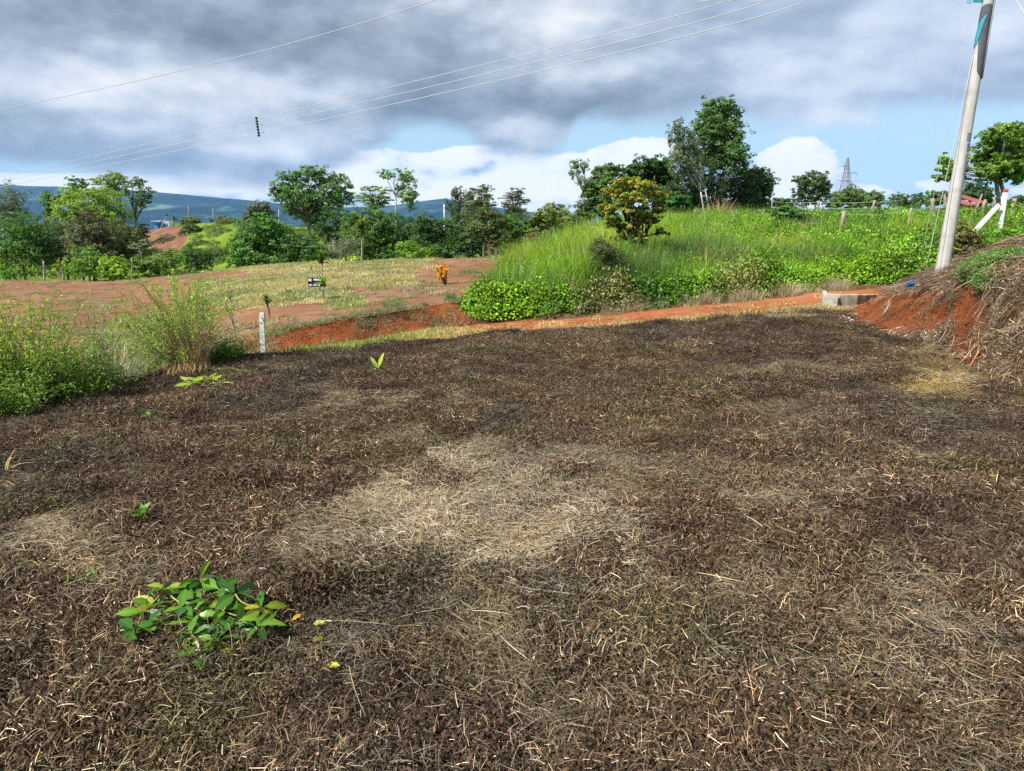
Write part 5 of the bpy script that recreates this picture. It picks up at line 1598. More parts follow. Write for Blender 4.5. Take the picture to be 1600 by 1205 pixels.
# orange croton
p0 = gpos(697, 21.0)
root = empty('croton_shrub', p0)
tag(root, 'orange leaved croton shrub alone on the brown hill field', 'shrub')
mb = MB(); V_, Q_, C_, off = [], [], [], 0
for k in range(22):
    e_ = pt(691 + (k % 5 - 2) * 3.3 * (1.15 - .16 * (k // 5)) + random.uniform(-1, 1), 419 + 4.6 * (k // 5) + random.uniform(-1.5, 1.5), 21.0) + Vector((0, random.uniform(-.15, .15), 0))
    mb.tube(curve_pts(p0 - Vector((0, 0, .04)), e_, 4, .05), [.014, .01, .007, .004], 5)
    off = rosette(V_, Q_, C_, off, tuple(e_), .12, 15, random.choice([(.90, .46, .02), (.88, .36, .015), (.90, .56, .03), (.70, .22, .02)]), .1, .22)
mb.build('stem', M['bark'], root)
mesh_obj('foliage', np.concatenate(V_) - np.array(p0), np.concatenate(Q_), [M['gloss']], np.concatenate(C_), root)


# ---- weedy shrubs at the near left
def weed(name, label, cat, px, Y, h_, spread, nst, leaf, col, dry=0, nleaf=14, group=None, low=.25, lean=(0, 0), stemcol=(.16, .2, .06), drycol=(.42, .33, .18), base_r=.12):
    p0 = gpos(px, Y)
    root = empty(name, p0)
    tag(root, label, cat, group)
    b = disk(nst, base_r) + np.array(p0)
    b[:, 2] -= .03
    azz = RNG.uniform(0, 6.28, nst)
    L = h_ * RNG.uniform(.45, 1.1, nst)
    t0 = np.abs(RNG.normal(0, .22, nst)) * spread
    t1 = t0 + RNG.uniform(0, .7, nst) * spread
    segs = 6
    tdir = np.stack([np.sin(t0) * np.cos(azz), np.sin(t0) * np.sin(azz), np.cos(t0)], 1)
    paths = []
    p_ = b.copy(); paths.append(p_.copy())
    turn = RNG.normal(0, .5, nst)
    for k in range(segs):
        f_ = (k + 1) / segs
        t = t0 + (t1 - t0) * f_; a = azz + turn * f_
        dv = np.stack([np.sin(t) * np.cos(a) + lean[0], np.sin(t) * np.sin(a) + lean[1], np.cos(t)], 1)
        dv += RNG.normal(0, .10, dv.shape)
        dv /= np.linalg.norm(dv, axis=1, keepdims=True)
        p_ = p_ + dv * (L / segs)[:, None]
        paths.append(p_.copy())
    paths = np.array(paths)  # segs+1, nst, 3
    mb = MB()
    for i_ in range(nst):
        isdry = i_ < dry
        r_ = .0035 if not isdry else .0028
        mb.tube([tuple(q) for q in paths[:, i_]], [r_ * 1.2, r_, r_ * .9, r_ * .8, r_ * .7, r_ * .5, r_ * .25], 4, drycol if isdry else stemcol, cap=False)
    mb.build('stem', M['deadm'], root)
    # leaves along the stems, on short side twigs
    n = (nst - dry) * nleaf
    st_i = RNG.integers(dry, nst, n)
    f_ = low + (1 - low) * RNG.random(n) ** .8
    k = np.minimum((f_ * segs).astype(int), segs - 1)
    q = f_ * segs - k
    c_ = paths[k, st_i] * (1 - q)[:, None] + paths[k + 1, st_i] * q[:, None]
    o_ = rnd_dirs(n) * np.array([1, 1, .7]) * RNG.uniform(.3, 2.6, (n, 1)) * leaf
    V, Q, rp = cards(c_ + o_, rnd_dirs(n) * .8 + np.array([-.3, -.2, .8]), o_ + np.array([0, 0, leaf * .5]), leaf * RNG.uniform(.6, 1.4, n), leaf * RNG.uniform(.35, .6, n))
    mesh_obj('foliage', V - np.array(p0), Q, [M['leaf']], np.repeat(vary(col, n, .35, .1), rp, 0), root, smooth=False)
    return root


WG = 'weedy shrubs at the edge of the yard'
weed('weed_shrub', 'airy shrub with dry straw stems left of the concrete post', 'shrub', 276, 8.6, 1.42, 1.6, 250, .030, (.21, .33, .03), 100, 40, WG, .40, stemcol=(.22, .24, .08))
weed('weed_shrub', 'leafy shrub top glowing bright green behind the dry stems', 'shrub', 292, 9.4, 1.45, .55, 46, .05, (.22, .36, .03), 0, 46, WG, .62)
weed('weed_shrub', 'dark green low shrub right at the foot of the dry stems', 'shrub', 335, 8.9, .50, 1.7, 60, .035, (.09, .18, .03), 0, 50, WG, .2, base_r=.2)
weed('weed_shrub', 'dark green low shrub left at the foot of the dry stems', 'shrub', 238, 8.5, .55, 1.7, 60, .03, (.16, .23, .04), 4, 44, WG, .2, base_r=.2)
weed('weed_shrub', 'long arching branch shrub reaching left from the dry stems', 'shrub', 262, 8.8, 1.25, 1.1, 16, .04, (.19, .28, .04), 0, 50, WG, .4, lean=(-.75, 0))
weed('weed_shrub', 'bright green weed mass at the left edge of the photo', 'shrub', -10, 6.3, 1.25, 1.4, 260, .034, (.21, .34, .03), 20, 48, WG, .15, base_r=.38)
weed('weed_shrub', 'tall thin weeds with pale stems against the brown field', 'shrub', 88, 7.0, 1.22, .8, 70, .026, (.18, .26, .05), 26, 26, WG, .4, base_r=.35, stemcol=(.3, .3, .16))
weed('weed_shrub', 'pale dried flower weeds right of the thin tall ones', 'shrub', 140, 7.3, 1.12, .5, 42, .024, (.30, .34, .16), 30, 50, WG, .7, base_r=.12, drycol=(.45, .4, .28))
weed('weed_shrub', 'dark leafy weed mass hanging over the dead yard edge', 'shrub', 62, 6.4, .62, 1.8, 170, .030, (.12, .21, .03), 12, 46, WG, .1, base_r=.42)
weed('weed_shrub', 'dark green weeds between the left mass and the dry shrub', 'shrub', 120, 7.2, .52, 1.8, 140, .028, (.10, .19, .035), 30, 40, WG, .1, base_r=.4, drycol=(.36, .36, .28))
weed('weed_shrub', 'grey wispy grassy weeds leaning right of the dark mass', 'shrub', 170, 7.9, .60, 1.3, 90, .022, (.24, .28, .14), 60, 24, WG, .3, base_r=.3, lean=(.5, 0), drycol=(.4, .4, .3))
weed('weed_shrub', 'low green weeds at the bottom left corner of the shrubs', 'shrub', -60, 5.6, .55, 1.8, 120, .034, (.14, .24, .03), 0, 44, WG, .1, base_r=.4)

def dry_clump(label, px_, Y, n, r, h_, w, col, lean=(.0, .0)):
    gp = gpos(px_, Y)
    V, Q, rp = strips(disk(n, r), RNG.uniform(0, 6.28, n), RNG.uniform(0, .5, n), RNG.uniform(.2, 1.5, n), RNG.uniform(h_ * .4, h_, n), w, 5, None, RNG.normal(0, .5, n), [1, 1, .9, .8, .6, .2])
    o_ = mesh_obj('dry_grass_clump', V, Q, [M['deadm']], np.repeat(vary(col, n, .35, .06), rp, 0))
    o_.location = gp
    tag(o_, label, 'dry grass', 'dry grass clumps at the yard edge')


dry_clump('golden dry stems bundled at the heart of the airy shrub', 292, 8.40, 420, .17, .78, .0062, (.48, .38, .20))
dry_clump('flattened golden straw pile at the foot of the airy shrub', 272, 8.2, 420, .28, .17, .007, (.46, .33, .16))
dry_clump('few pale dry stems right of the dark leaved weed mass', 160, 7.6, 120, .3, .6, .004, (.48, .44, .30))

# ---- detailed leaves for the plants in the yard
def big_leaf(mbx, base, dr, nr, L, W, col, fold=.25, curl=.3, serr=True):
    dr = Vector(dr).normalized(); nr = Vector(nr)
    nr = (nr - dr * nr.dot(dr)).normalized()
    sd_ = dr.cross(nr)
    n = 7
    prof = [.06, .45, .78, .96, 1.0, .82, .46, .02]
    V = []
    for i in range(n + 1):
        f_ = i / n
        c_ = Vector(base) + dr * (L * f_) - nr * (curl * L * f_ * f_) + nr * .02 * L
        w = W * .5 * prof[i]
        rip = (0.06 * W if i % 2 else -.03 * W) if serr else 0
        V += [c_ + sd_ * w + nr * (fold * w) + nr * rip, c_ + sd_ * w * .5 + nr * (fold * w * .55), c_, c_ - sd_ * w * .5 + nr * (fold * w * .55), c_ - sd_ * w + nr * (fold * w) - nr * rip]
    Q = []
    for i in range(n):
        for k in range(4):
            a = i * 5 + k
            Q.append((a, a + 1, a + 6, a + 5))
    c0 = np.array(col)
    cc = np.tile(c0, (len(V), 1))
    cc[2::5] *= 1.35
    mbx.add([tuple(v) for v in V], Q, None, cc)


def leafy(name, label, cat, nodes, L, W, cols, per=5, group=None, stems=(), h_=.07, mat='gloss', stemcol=(.35, .38, .10), flat=.35, upright=False):
    """nodes: photo pixels on the ground where a shoot carries a whorl of leaves"""
    gps = [on_ground(*nd) for nd in nodes]
    root = empty(name, gps[0])
    tag(root, label, cat, group)
    mb = MB(); st_ = MB()
    tips = []
    for gp in gps:
        tip = gp + Vector((0, 0, h_ * random.uniform(.6, 1.5)))
        tips.append(tip)
        m_ = random.randint(max(2, per - 1), per + 1)
        a0 = random.uniform(0, 6.28)
        for k in range(m_):
            a = a0 + k * 2.4 + random.uniform(-.4, .4)
            e_ = random.uniform(-.15, .55) if not upright else random.uniform(.5, 1.3)
            dr = Vector((math.cos(a) * math.cos(e_), math.sin(a) * math.cos(e_), math.sin(e_)))
            nr = Vector((random.gauss(0, flat), random.gauss(0, flat), 1))
            s_ = random.uniform(.6, 1.12)
            c_ = np.array(random.choice(cols)) * random.uniform(.75, 1.2)
            big_leaf(mb, tip + dr * .008, dr, nr, L * s_, W * s_, c_, random.uniform(.1, .4), random.uniform(.0, .45))
    for (a, b) in stems:
        st_.tube(curve_pts(tips[a], tips[b], 6, .12), .0035, 5, stemcol)
    for tip, gp in zip(tips, gps):
        if not stems:
            st_ = MB()
        st_.tube([gp - Vector((0, 0, .02)), gp.lerp(tip, .5) + Vector((.004, 0, 0)), tip], [.004, .0035, .003], 5, stemcol)
        if not stems:
            st_.build('stem', M['deadm'], root)
    if stems:
        st_.build('stem', M['deadm'], root)
    mb.build('foliage', M[mat], root)
    return root


LC = [(.06, .17, .012), (.08, .21, .012), (.045, .13, .012), (.11, .24, .02), (.05, .15, .02), (.22, .30, .02), (.03, .11, .02), (.07, .18, .02), (.13, .26, .02), (.05, .16, .02), (.10, .24, .02), (.09, .20, .02), (.05, .15, .012), (.14, .28, .02), (.42, .36, .02)]
NSH = 14
nodes = [(330, 960), (212, 1003), (228, 965), (236, 992), (262, 940), (292, 932), (318, 925), (345, 935), (352, 968), (372, 950), (395, 972), (412, 958), (404, 998), (303, 1006), (318, 1022),
         (330, 990), (290, 968), (250, 955), (310, 950), (372, 985), (306, 985), (340, 1010)]
nodes = [(a_, b_ + NSH) for a_, b_ in nodes]
leafy('leafy_plant', 'sprawling green plant with broad glossy leaves in the dark yard', 'plant', nodes, .092, .044, LC, 6, stems=[(0, 4), (0, 5), (4, 2), (2, 1), (0, 8), (8, 9), (9, 11), (8, 10), (10, 12), (0, 15), (15, 13), (13, 14), (5, 6), (6, 7), (4, 17), (16, 3)], h_=.07, flat=.6)
SG = 'seedlings in the yard'
YG = [(.34, .46, .04), (.26, .40, .03), (.42, .48, .08)]
leafy('seedling', 'small pale green seedling left in the yard above the big leafy plant', 'plant', [(220, 818), (226, 822)], .085, .04, [(.16, .32, .06), (.30, .42, .08)], 3, SG, h_=.05, upright=True)
leafy('seedling', 'olive seedling with two drooping leaves near the left edge', 'plant', [(80, 797), (88, 796)], .09, .035, [(.17, .22, .02), (.12, .18, .02)], 2, SG, h_=.04)
leafy('seedling', 'bright yellow green leaf rosette below the dry shrub', 'plant', [(300, 608), (312, 605), (322, 603), (334, 603), (344, 606), (318, 608)], .15, .045, YG, 6, SG, h_=.05)
leafy('seedling', 'small dark green seedling below the left weeds', 'plant', [(229, 652), (234, 654)], .09, .04, [(.08, .2, .03), (.11, .25, .04)], 4, SG, h_=.04)
leafy('seedling', 'upright yellow green banana like sprout in mid yard', 'plant', [(591, 580)], .19, .045, [(.36, .46, .06), (.42, .50, .12)], 4, SG, h_=.03, upright=True)
leafy('seedling', 'flat yellow leaves around the upright sprout', 'plant', [(586, 583), (600, 582)], .15, .04, [(.44, .42, .05), (.40, .46, .06)], 4, SG, h_=.02)
leafy('seedling', 'tiny green sprigs left of the big leafy plant', 'plant', [(110, 912), (136, 914), (142, 905)], .03, .018, [(.16, .3, .04)], 4, SG, h_=.03)
FL = 'fallen yellow leaves in the yard'
for nm, px_, py_, c_ in (('single bright yellow green fallen leaf right of the leafy plant', 490, 988, (.44, .50, .04)), ('small orange yellow fallen leaf touching the leafy plant side', 457, 982, (.50, .32, .03)),
                         ('dull green fallen leaf below the bright yellow one', 486, 1016, (.22, .27, .03)), ('tiny yellow green fallen leaf nearest the bottom', 513, 1052, (.42, .46, .05)), ('pale yellow leaf lying by the left weeds', 191, 600, (.6, .6, .25))):
    gp = on_ground(px_, py_)
    mb = MB()
    mb_off = gp + Vector((0, 0, .035))
    big_leaf(mb, mb_off, (random.uniform(.5, 1), random.uniform(-.6, .6), .25), (-.2, -.4, 1), .05 * (1.4 if py_ < 700 else 1), .028 * (1.4 if py_ < 700 else 1), c_, .3, .2)
    root = mb.build('fallen_leaf', M['gloss'])
    tag(root, nm, 'leaf', FL)

# fern-like seedling on the verge
p0 = gpos(503, 11.6)
root = empty('fern_plant', p0)
tag(root, 'feathery green fern on the verge behind the yard edge', 'plant')
mb = MB(); V_, Q_, C_, off = [], [], [], 0
for k in range(9):
    a = k * .72 + random.uniform(-.2, .2)
    e_ = p0 + Vector((math.cos(a) * .26, math.sin(a) * .2, .17 + random.uniform(-.03, .06)))
    cp = [p0.lerp(e_, t_) + Vector((0, 0, .12 * math.sin(t_ * math.pi))) for t_ in (0, .25, .5, .75, 1)]
    mb.tube(cp, [.004, .0035, .003, .002, .001], 4, (.3, .36, .1))
    for j in range(22):
        t_ = .15 + j / 26
        c_ = p0.lerp(e_, t_) + Vector((0, 0, .12 * math.sin(t_ * math.pi)))
        for sgn in (-1, 1):
            ax = np.array([[-math.sin(a) * sgn + math.cos(a) * .5, math.cos(a) * sgn + math.sin(a) * .5, -.2]])
            l_ = .075 * (1 - t_ * .7)
            V, Q, rp = cards(np.array([c_]) + ax * l_ * .5, np.array([[0, 0, 1.0]]), ax, l_, l_ * .2)
            V_.append(V); Q_.append(Q + off); off += 4; C_.append(np.repeat(vary((.15, .26, .04), 1, .2, .05), 4, 0))
mb.build('stem', M['deadm'], root)
mesh_obj('foliage', np.concatenate(V_) - np.array(p0), np.concatenate(Q_), [M['leaf']], np.concatenate(C_), root, smooth=False)

# ---- grass tufts standing singly on the hill field
TG = 'grass tufts on the hill field'
def tuft(label, px_, py_, Y, n, r, h_, w, col, amt=.3):
    gp = gpos(px_, Y)
    b = disk(n, r)
    b[:, 2] -= .02
    V, Q, rp = strips(b, RNG.uniform(0, 6.28, n), RNG.uniform(0, .8, n), RNG.uniform(.6, 1.9, n), RNG.uniform(h_ * .5, h_, n), w, 4)
    o_ = mesh_obj('grass_tuft', V, Q, [M['leaf']], np.repeat(vary(col, n, amt, .06), rp, 0))
    o_.location = gp
    tag(o_, label, 'grass tuft', TG)
    return o_


tuft('grey brown dry tuft right of the sign', 546, 450, 20.5, 110, .16, .32, .012, (.24, .22, .14))
tuft('yellow green tuft row right of the dry grey tuft', 593, 447, 20.5, 260, .42, .25, .012, (.30, .33, .13))
tuft('green tuft spilling over the cut, near its middle', 612, 490, 15.6, 220, .26, .30, .010, (.18, .26, .08))
tuft('blue green tuft leaning over the cut at its right end', 702, 482, 16.2, 150, .15, .42, .010, (.16, .22, .10))
tuft('spiky dark green tuft at the foot of the white trunk', 770, 440, 20.0, 170, .18, .75, .016, (.08, .14, .06))
tuft('pale straw tufts below the sign stems', 525, 486, 16.5, 260, .40, .24, .008, (.42, .36, .19))
tuft('green patch tuft right of the croton', 738, 425, 24.0, 260, .50, .26, .012, (.17, .24, .06))
tuft('blue green low patch on the straw slope', 585, 427, 26.0, 420, .95, .22, .012, (.17, .25, .10))
tuft('small grey tuft on the crest line', 719, 403, 31.0, 90, .25, .32, .014, (.26, .28, .16))
tuft('small grey green tuft left of the white trunk', 735, 455, 19.0, 120, .30, .26, .010, (.26, .27, .15))
tuft('large grey green grass mound behind the dry shrub', 232, 505, 13.5, 900, .85, .50, .008, (.27, .31, .15), .25)
tuft('weedy tuft hanging on the red cut, left of its middle', 585, 505, 14.9, 110, .14, .22, .010, (.20, .20, .08))
tuft('brown dry tuft on the red cut face right part', 662, 497, 15.3, 120, .10, .26, .008, (.20, .15, .08))
tuft('white green spiky grass in the tall grass shoulder', 890, 392, 19.0, 34, .03, .55, .02, (.55, .62, .40))
tuft('reed clump of dry beige stalks at the foot of the tallest tree', 1120, 330, 40.0, 200, .5, 1.9, .035, (.42, .30, .16), .3)
tuft('brown dry brush on the red cut below the sign', 630, 500, 14.7, 90, .12, .2, .008, (.17, .11, .06))

# ---- sign
sp0 = pt(480.5, 434, 18.42); sp1 = pt(508.5, 434, 18.30); sp2 = pt(481.5, 448, 18.42)
root = empty('sale_sign', (sp0 + sp1) / 2)
tag(root, 'small black hand painted SE VENDE sign fixed to two cane stems', 'sign')
wv = sp1 - sp0; W_ = wv.length
H_ = 13.2 * 18.4 / 1000
xa = wv.normalized(); za = Vector((-xa.z, 0, 1)).normalized(); ya = xa.cross(za) * -1
rot = __import__('mathutils').Matrix((xa, za.cross(xa), za)).transposed()
cen = (sp0 + sp1) / 2 - za * H_ * .5
mb = MB(); mb.box(cen, (W_, .012, H_), rot, bev=.002)
mb.build('panel', M['blackb'], root, smooth=False)


def text_part(s, size, loc, rotm, mat, parent, name='lettering', ext=.0015, xs=1.0, align='LEFT'):
    cu = bpy.data.curves.new('txt', 'FONT')
    cu.body = s; cu.size = size; cu.extrude = ext; cu.align_x = align; cu.offset = size * .03
    cu.resolution_u = 3
    ob = bpy.data.objects.new('txt', cu)
    dg = bpy.context.evaluated_depsgraph_get()
    COL.objects.link(ob); dg.update()
    me = bpy.data.meshes.new_from_object(ob.evaluated_get(dg))
    bpy.data.objects.remove(ob)
    for v in me.vertices:
        q = Vector((v.co.x * xs, v.co.y, v.co.z))
        v.co = Vector(loc) + rotm @ q - (parent.location if parent else Vector())
    me.materials.clear(); me.materials.append(mat)
    o_ = bpy.data.objects.new(name, me)
    COL.objects.link(o_)
    o_.parent = parent
    return o_


Mx = __import__('mathutils').Matrix
fr = Mx((xa, za, -(za.cross(xa)))).transposed()
fr = Mx(((xa.x, za.x, 0), (xa.y, za.y, 0), (xa.z, za.z, 0)))
nrm = xa.cross(za)  # towards the camera is -Y
if nrm.y > 0: nrm = -nrm
fr = Mx(((xa.x, za.x, nrm.x), (xa.y, za.y, nrm.y), (xa.z, za.z, nrm.z)))
text_part('SE', .082, cen + nrm * .008 - xa * W_ * .46 + za * H_ * .14, fr, M['paint'], root, xs=1.25)
text_part('VENDE', .070, cen + nrm * .008 - xa * W_ * .17 + za * H_ * .18, fr, M['paint'], root, xs=1.15)
# the painted phone number is too worn to read: short worn brush strokes
for x0 in (-.44, -.375, -.31, -.19, -.125, -.06, .06, .13, .36, .43):
    mb = MB()
    y0_ = random.uniform(-.02, .02)
    mb.box(cen + nrm * .0075 + xa * W_ * x0 - za * H_ * (.31 + y0_), (.016, .003, .042), rot, bev=.001)
    mb.box(cen + nrm * .0078 + xa * (W_ * x0 + .008) - za * H_ * (.31 + random.uniform(-.07, .07)), (.018, .003, .012), rot, bev=.001)
    mb.build('worn_digit', M['paint'], root, smooth=False)

# ---- concrete post by the yard edge
p0 = on_ground(412, 560); p0 = Vector((pt(412, 560, 9.6).x, 9.6, gz(pt(412, 560, 9.6).x, 9.6)))
ptop = pt(409.5, 489, 9.6)
root = empty('concrete_post', p0)
tag(root, 'short square white grey concrete post at the yard edge', 'post')
hh = ptop.z - p0.z
mb = MB()
w_ = .034
V = []
for z_, s_ in ((-.15, 1.05), (hh * .5, 1), (hh - .01, .92), (hh, .80)):
    f_ = max(z_, 0) / hh
    cx_ = p0.x + (ptop.x - p0.x) * f_
    for sx, sy in ((-1, -1), (1, -1), (1, 1), (-1, 1)):
        V.append((cx_ + sx * w_ * s_, p0.y + sy * w_ * s_, p0.z + z_))
Q = [(i * 4 + k, i * 4 + (k + 1) % 4, (i + 1) * 4 + (k + 1) % 4, (i + 1) * 4 + k) for i in range(3) for k in range(4)] + [(12, 13, 14, 15)]
mb.add(V, Q)
mb.build('shaft', plain_mat('pale_concrete', (.66, .65, .61), .85, .35, 12, .3), root, smooth=False)
mb = MB()
mb.tube([Vector((p0.x - .02, p0.y, p0.z - .03)), Vector((p0.x + .01, p0.y, p0.z + .012))], [.12, .07], 10)
mb.build('footing', M['conc2'], root)

# ---- wooden fence posts on the slope
FP = 'weathered wooden fence posts on the grassy slope'
def wpost(label, px_, py0, py1, Y, r=.045, px1=None, white=0.0, group=FP, mat='wood', name='fence_post'):
    a = pt(px_, py0, Y); b = pt(px1 if px1 is not None else px_, py1, Y)
    gzv = gz(a.x, Y)
    foot = a - (b - a).normalized() * max(0.0, (a.z - gzv) + .15) if a.z > gzv else a - Vector((0, 0, .1))
    mb = MB()
    n = 7
    pts_ = [foot.lerp(b, k / (n - 1)) + Vector((random.uniform(-.3, .3), random.uniform(-.3, .3), 0)) * r * (0 < k < n - 1) for k in range(n)]
    mb.tube(pts_, [r * random.uniform(.85, 1.12) for _ in range(n)], 8)
    V = np.array(mb.V[0])
    o_ = mb.build(name, M[mat])
    tag(o_, label, 'fence post', group)
    return o_, foot, b


wp = [wpost('thick pale leaning fence post nearest in the tall grass', 1311, 383, 330, 25, .075, 1319),
      wpost('crooked thin dark topped fence post left of the concrete pole', 1417, 367, 325, 25, .04, 1424),
      wpost('short white leaning stick left of the dark green bush', 1157, 362, 346, 30, .05, 1161),
      wpost('small pale post right of the dark green bush near the skyline', 1363, 326, 313, 37, .07, 1367),
      wpost('thin straight grey post on the skyline above the dark green bush', 1278, 335, 314, 40, .045, 1278),
      wpost('thin post on the skyline just right of the tall tree group', 1206, 322, 313, 41, .045, 1206),
      wpost('grey post behind the guy wires near the skyline', 1458, 330, 310, 35, .09, 1457),
      wpost('dark post close against the left side of the concrete pole', 1476, 335, 303, 30, .07, 1478),
      wpost('thin leaning post in front of the red roofed hut', 1524, 330, 303, 27, .035, 1535),
      wpost('pale knotty post below the bright leaved tree', 1533, 336, 312, 27, .06, 1540),
      wpost('thin pale stake left of the white brace', 1548, 330, 305, 26, .03, 1556),
      wpost('dark weathered post right of the white braced post', 1577, 348, 310, 25, .06, 1586)]
wpost('tall thin wooden stake at the left woods edge', 69, 430, 408, 37, .05, 68, group='stakes at the field edge')
wpost('short pale stake beside the yellow green plant', 99, 429, 418, 37, .06, 98, group='stakes at the field edge')
wpost('slim pale stake behind the left weeds on the crest', 206, 425, 405, 37, .035, 206, group='stakes at the field edge')
wpost('thin dark mast on the second hill ridge above the cane bush', 295, 345, 322, 130, .08, 294.5, group='utility masts beyond the second hill', name='utility_mast')
wpost('pale mast on the second hill ridge right of the dark one', 333, 345, 326, 150, .07, 332.5, group='utility masts beyond the second hill', name='utility_mast')
wpost('white concrete mast among the dark trees right of the light green tree', 694, 345, 320, 75, .07, 694, group='utility masts beyond the second hill', mat='white', name='utility_mast')
wpost('pale mast standing left of the widest tree crown', 436, 348, 328, 110, .07, 435.5, group='utility masts beyond the second hill', mat='conc', name='utility_mast')

# barbed wire strands between the posts
def strand(label, pts_, r=.004, sag=.04, group=None, name='fence_wire', mat='wire', n=10, cat='wire'):
    mb = MB()
    for a, b in zip(pts_[:-1], pts_[1:]):
        a = Vector(a); b = Vector(b)
        mb.tube([a.lerp(b, k / n) - Vector((0, 0, sag * 4 * (k / n) * (1 - k / n))) for k in range(n + 1)], r, 5)
    o_ = mb.build(name, M[mat])
    tag(o_, label, cat, group)
    return o_


tops = [wp[i][2] for i in (5, 4, 3)]
strand('upper wire strand of the skyline fence', [t_ - Vector((0, 0, .08)) for t_ in tops], .008, .05, 'fence wires on the skyline')
strand('lower wire strand of the skyline fence', [t_ - Vector((0, 0, .38)) for t_ in tops], .008, .05, 'fence wires on the skyline')
strand('wire strand from the thick pale post to the crooked one', [wp[0][2] - Vector((0, 0, .12)), wp[1][2] - Vector((0, 0, .12))], .005, .05, 'fence wires on the slope')

# ---- white braced post with red tops
Yw = 20.0
a = pt(1560, 367, Yw); b = pt(1571, 301, Yw)
root = empty('braced_post', (a.x, Yw, gz(a.x, Yw)))
tag(root, 'white square post with red top and a slanting white brace', 'post')
def sq(mbx, a, b, r, tw=0):
    d_ = (b - a).normalized()
    s_ = d_.cross(Vector((0, 1, 0))).normalized(); t_ = s_.cross(d_)
    V = []
    for p_ in (a, b):
        for k in range(4):
            q = math.pi / 4 + k * math.pi / 2
            V.append(tuple(p_ + s_ * math.cos(q) * r * 1.414 + t_ * math.sin(q) * r * 1.414))
    mbx.add(V, [(0, 1, 5, 4), (1, 2, 6, 5), (2, 3, 7, 6), (3, 0, 4, 7), (4, 5, 6, 7), (3, 2, 1, 0)])
mb = MB(); sq(mb, a - (b - a).normalized() * .5, b, .048); mb.build('post', M['white'], root, smooth=False)
mb = MB(); sq(mb, b, b + (b - a).normalized() * .09, .0465); mb.build('red_top', M['redp'], root, smooth=False)
a2 = pt(1527, 357, Yw - .1); b2 = pt(1560.5, 320.5, Yw - .1)
mb = MB(); sq(mb, a2 - (b2 - a2).normalized() * .35, b2, .044); mb.build('brace', M['white'], root, smooth=False)
mb = MB(); sq(mb, b2, b2 + (b2 - a2).normalized() * .045, .0425); mb.build('red_top', M['redp'], root, smooth=False)

# ---- concrete utility pole
Yp = 12.0
pb = pt(1470.5, 436, Yp)
pb.z = gz(pb.x, Yp) - .05
topd = pt(1543, 8, Yp)      # axis passes here
ax_ = (topd - pt(1470.5, 430, Yp))
ax_.normalize()
base_p = pt(1470.5, 430, Yp) - ax_ * .45
root = empty('utility_pole', base_p)
tag(root, 'tall round tapering concrete utility pole on the earth bank', 'utility pole')
Lp = 10.5
mb = MB()
n = 40
polem, g_ = new_mat('cast_pole_concrete')
tc = g_.n('ShaderNodeTexCoord').outputs['Object']
pz = g_.sep(tc)[2]
wv_ = g_.n('ShaderNodeTexWave', wave_type='BANDS', bands_direction='Z')
g_.put(wv_.inputs['Vector'], tc); wv_.inputs['Scale'].default_value = .42; wv_.inputs['Distortion'].default_value = 1.5; wv_.inputs['Detail'].default_value = 3
stn = g_.noise(g_.vm('MULTIPLY', tc, (14, 14, .9)), 1.0, 6, .65)
blo = g_.noise(tc, 3.0, 5, .65)
pc_ = g_.ramp(g_.add(g_.mul(stn, .55), g_.mul(blo, .45)), [(.36, (.24, .23, .20)), (.48, (.38, .375, .35)), (.62, (.47, .47, .455))])
pc_ = g_.mix(g_.smooth(wv_.outputs['Fac'], .93, .99, 0, .35), pc_, (.30, .29, .27))
rust = g_.smooth(g_.noise(g_.vm('MULTIPLY', tc, (6, 6, 1.2)), 1.7, 4, .6), .60, .68, 0, .5)
pc_ = g_.mix(rust, pc_, (.42, .30, .19))
pb_ = g_.n('ShaderNodeBsdfPrincipled'); g_.put(pb_.inputs['Base Color'], pc_); pb_.inputs['Roughness'].default_value = .8
bb_ = g_.n('ShaderNodeBump'); bb_.inputs['Strength'].default_value = .3; bb_.inputs['Distance'].default_value = .01
g_.put(bb_.inputs['Height'], stn); polem.node_tree.links.new(bb_.outputs[0], pb_.inputs['Normal'])
finish(polem, g_, pb_.outputs[0])


def prad(s_): return .114 - .0076 * s_
mb.tube([base_p + ax_ * (Lp * k / n) for k in range(n + 1)], [prad(Lp * k / n) for k in range(n + 1)], 40)
pole = mb.build('shaft', polem, root)
s_at = lambda py_: (pt(1470.5 + (430 - py_) * .172, py_, Yp) - base_p).dot(ax_)
sx = ax_.cross(Vector((0, 1, 0))).normalized()
if sx.x < 0: sx = -sx
ny = sx.cross(ax_).normalized()
if ny.y > 0: ny = -ny
viewd = Vector((base_p.x, base_p.y, 0)).normalized() * -1
a_cam = math.atan2(viewd.dot(ny), viewd.dot(sx))   # angle facing the camera in (sx, ny)


def wrap(mbx, outline, off=.004, mats=None):
    """outline: rows (s, a0, a1): strip around the pole between two angles measured from the camera-facing line; + is to the left"""
    V, Q = [], []
    m_ = 14
    for (s_, q0, q1) in outline:
        for k in range(m_ + 1):
            q = a_cam + q0 + (q1 - q0) * k / m_
            V.append(tuple(base_p + ax_ * s_ + (sx * math.cos(q) + ny * math.sin(q)) * (prad(s_) + off)))
    for i in range(len(outline) - 1):
        for k in range(m_):
            a_ = i * (m_ + 1) + k
            Q.append((a_, a_ + 1, a_ + m_ + 2, a_ + m_ + 1))
    mbx.add(V, Q)


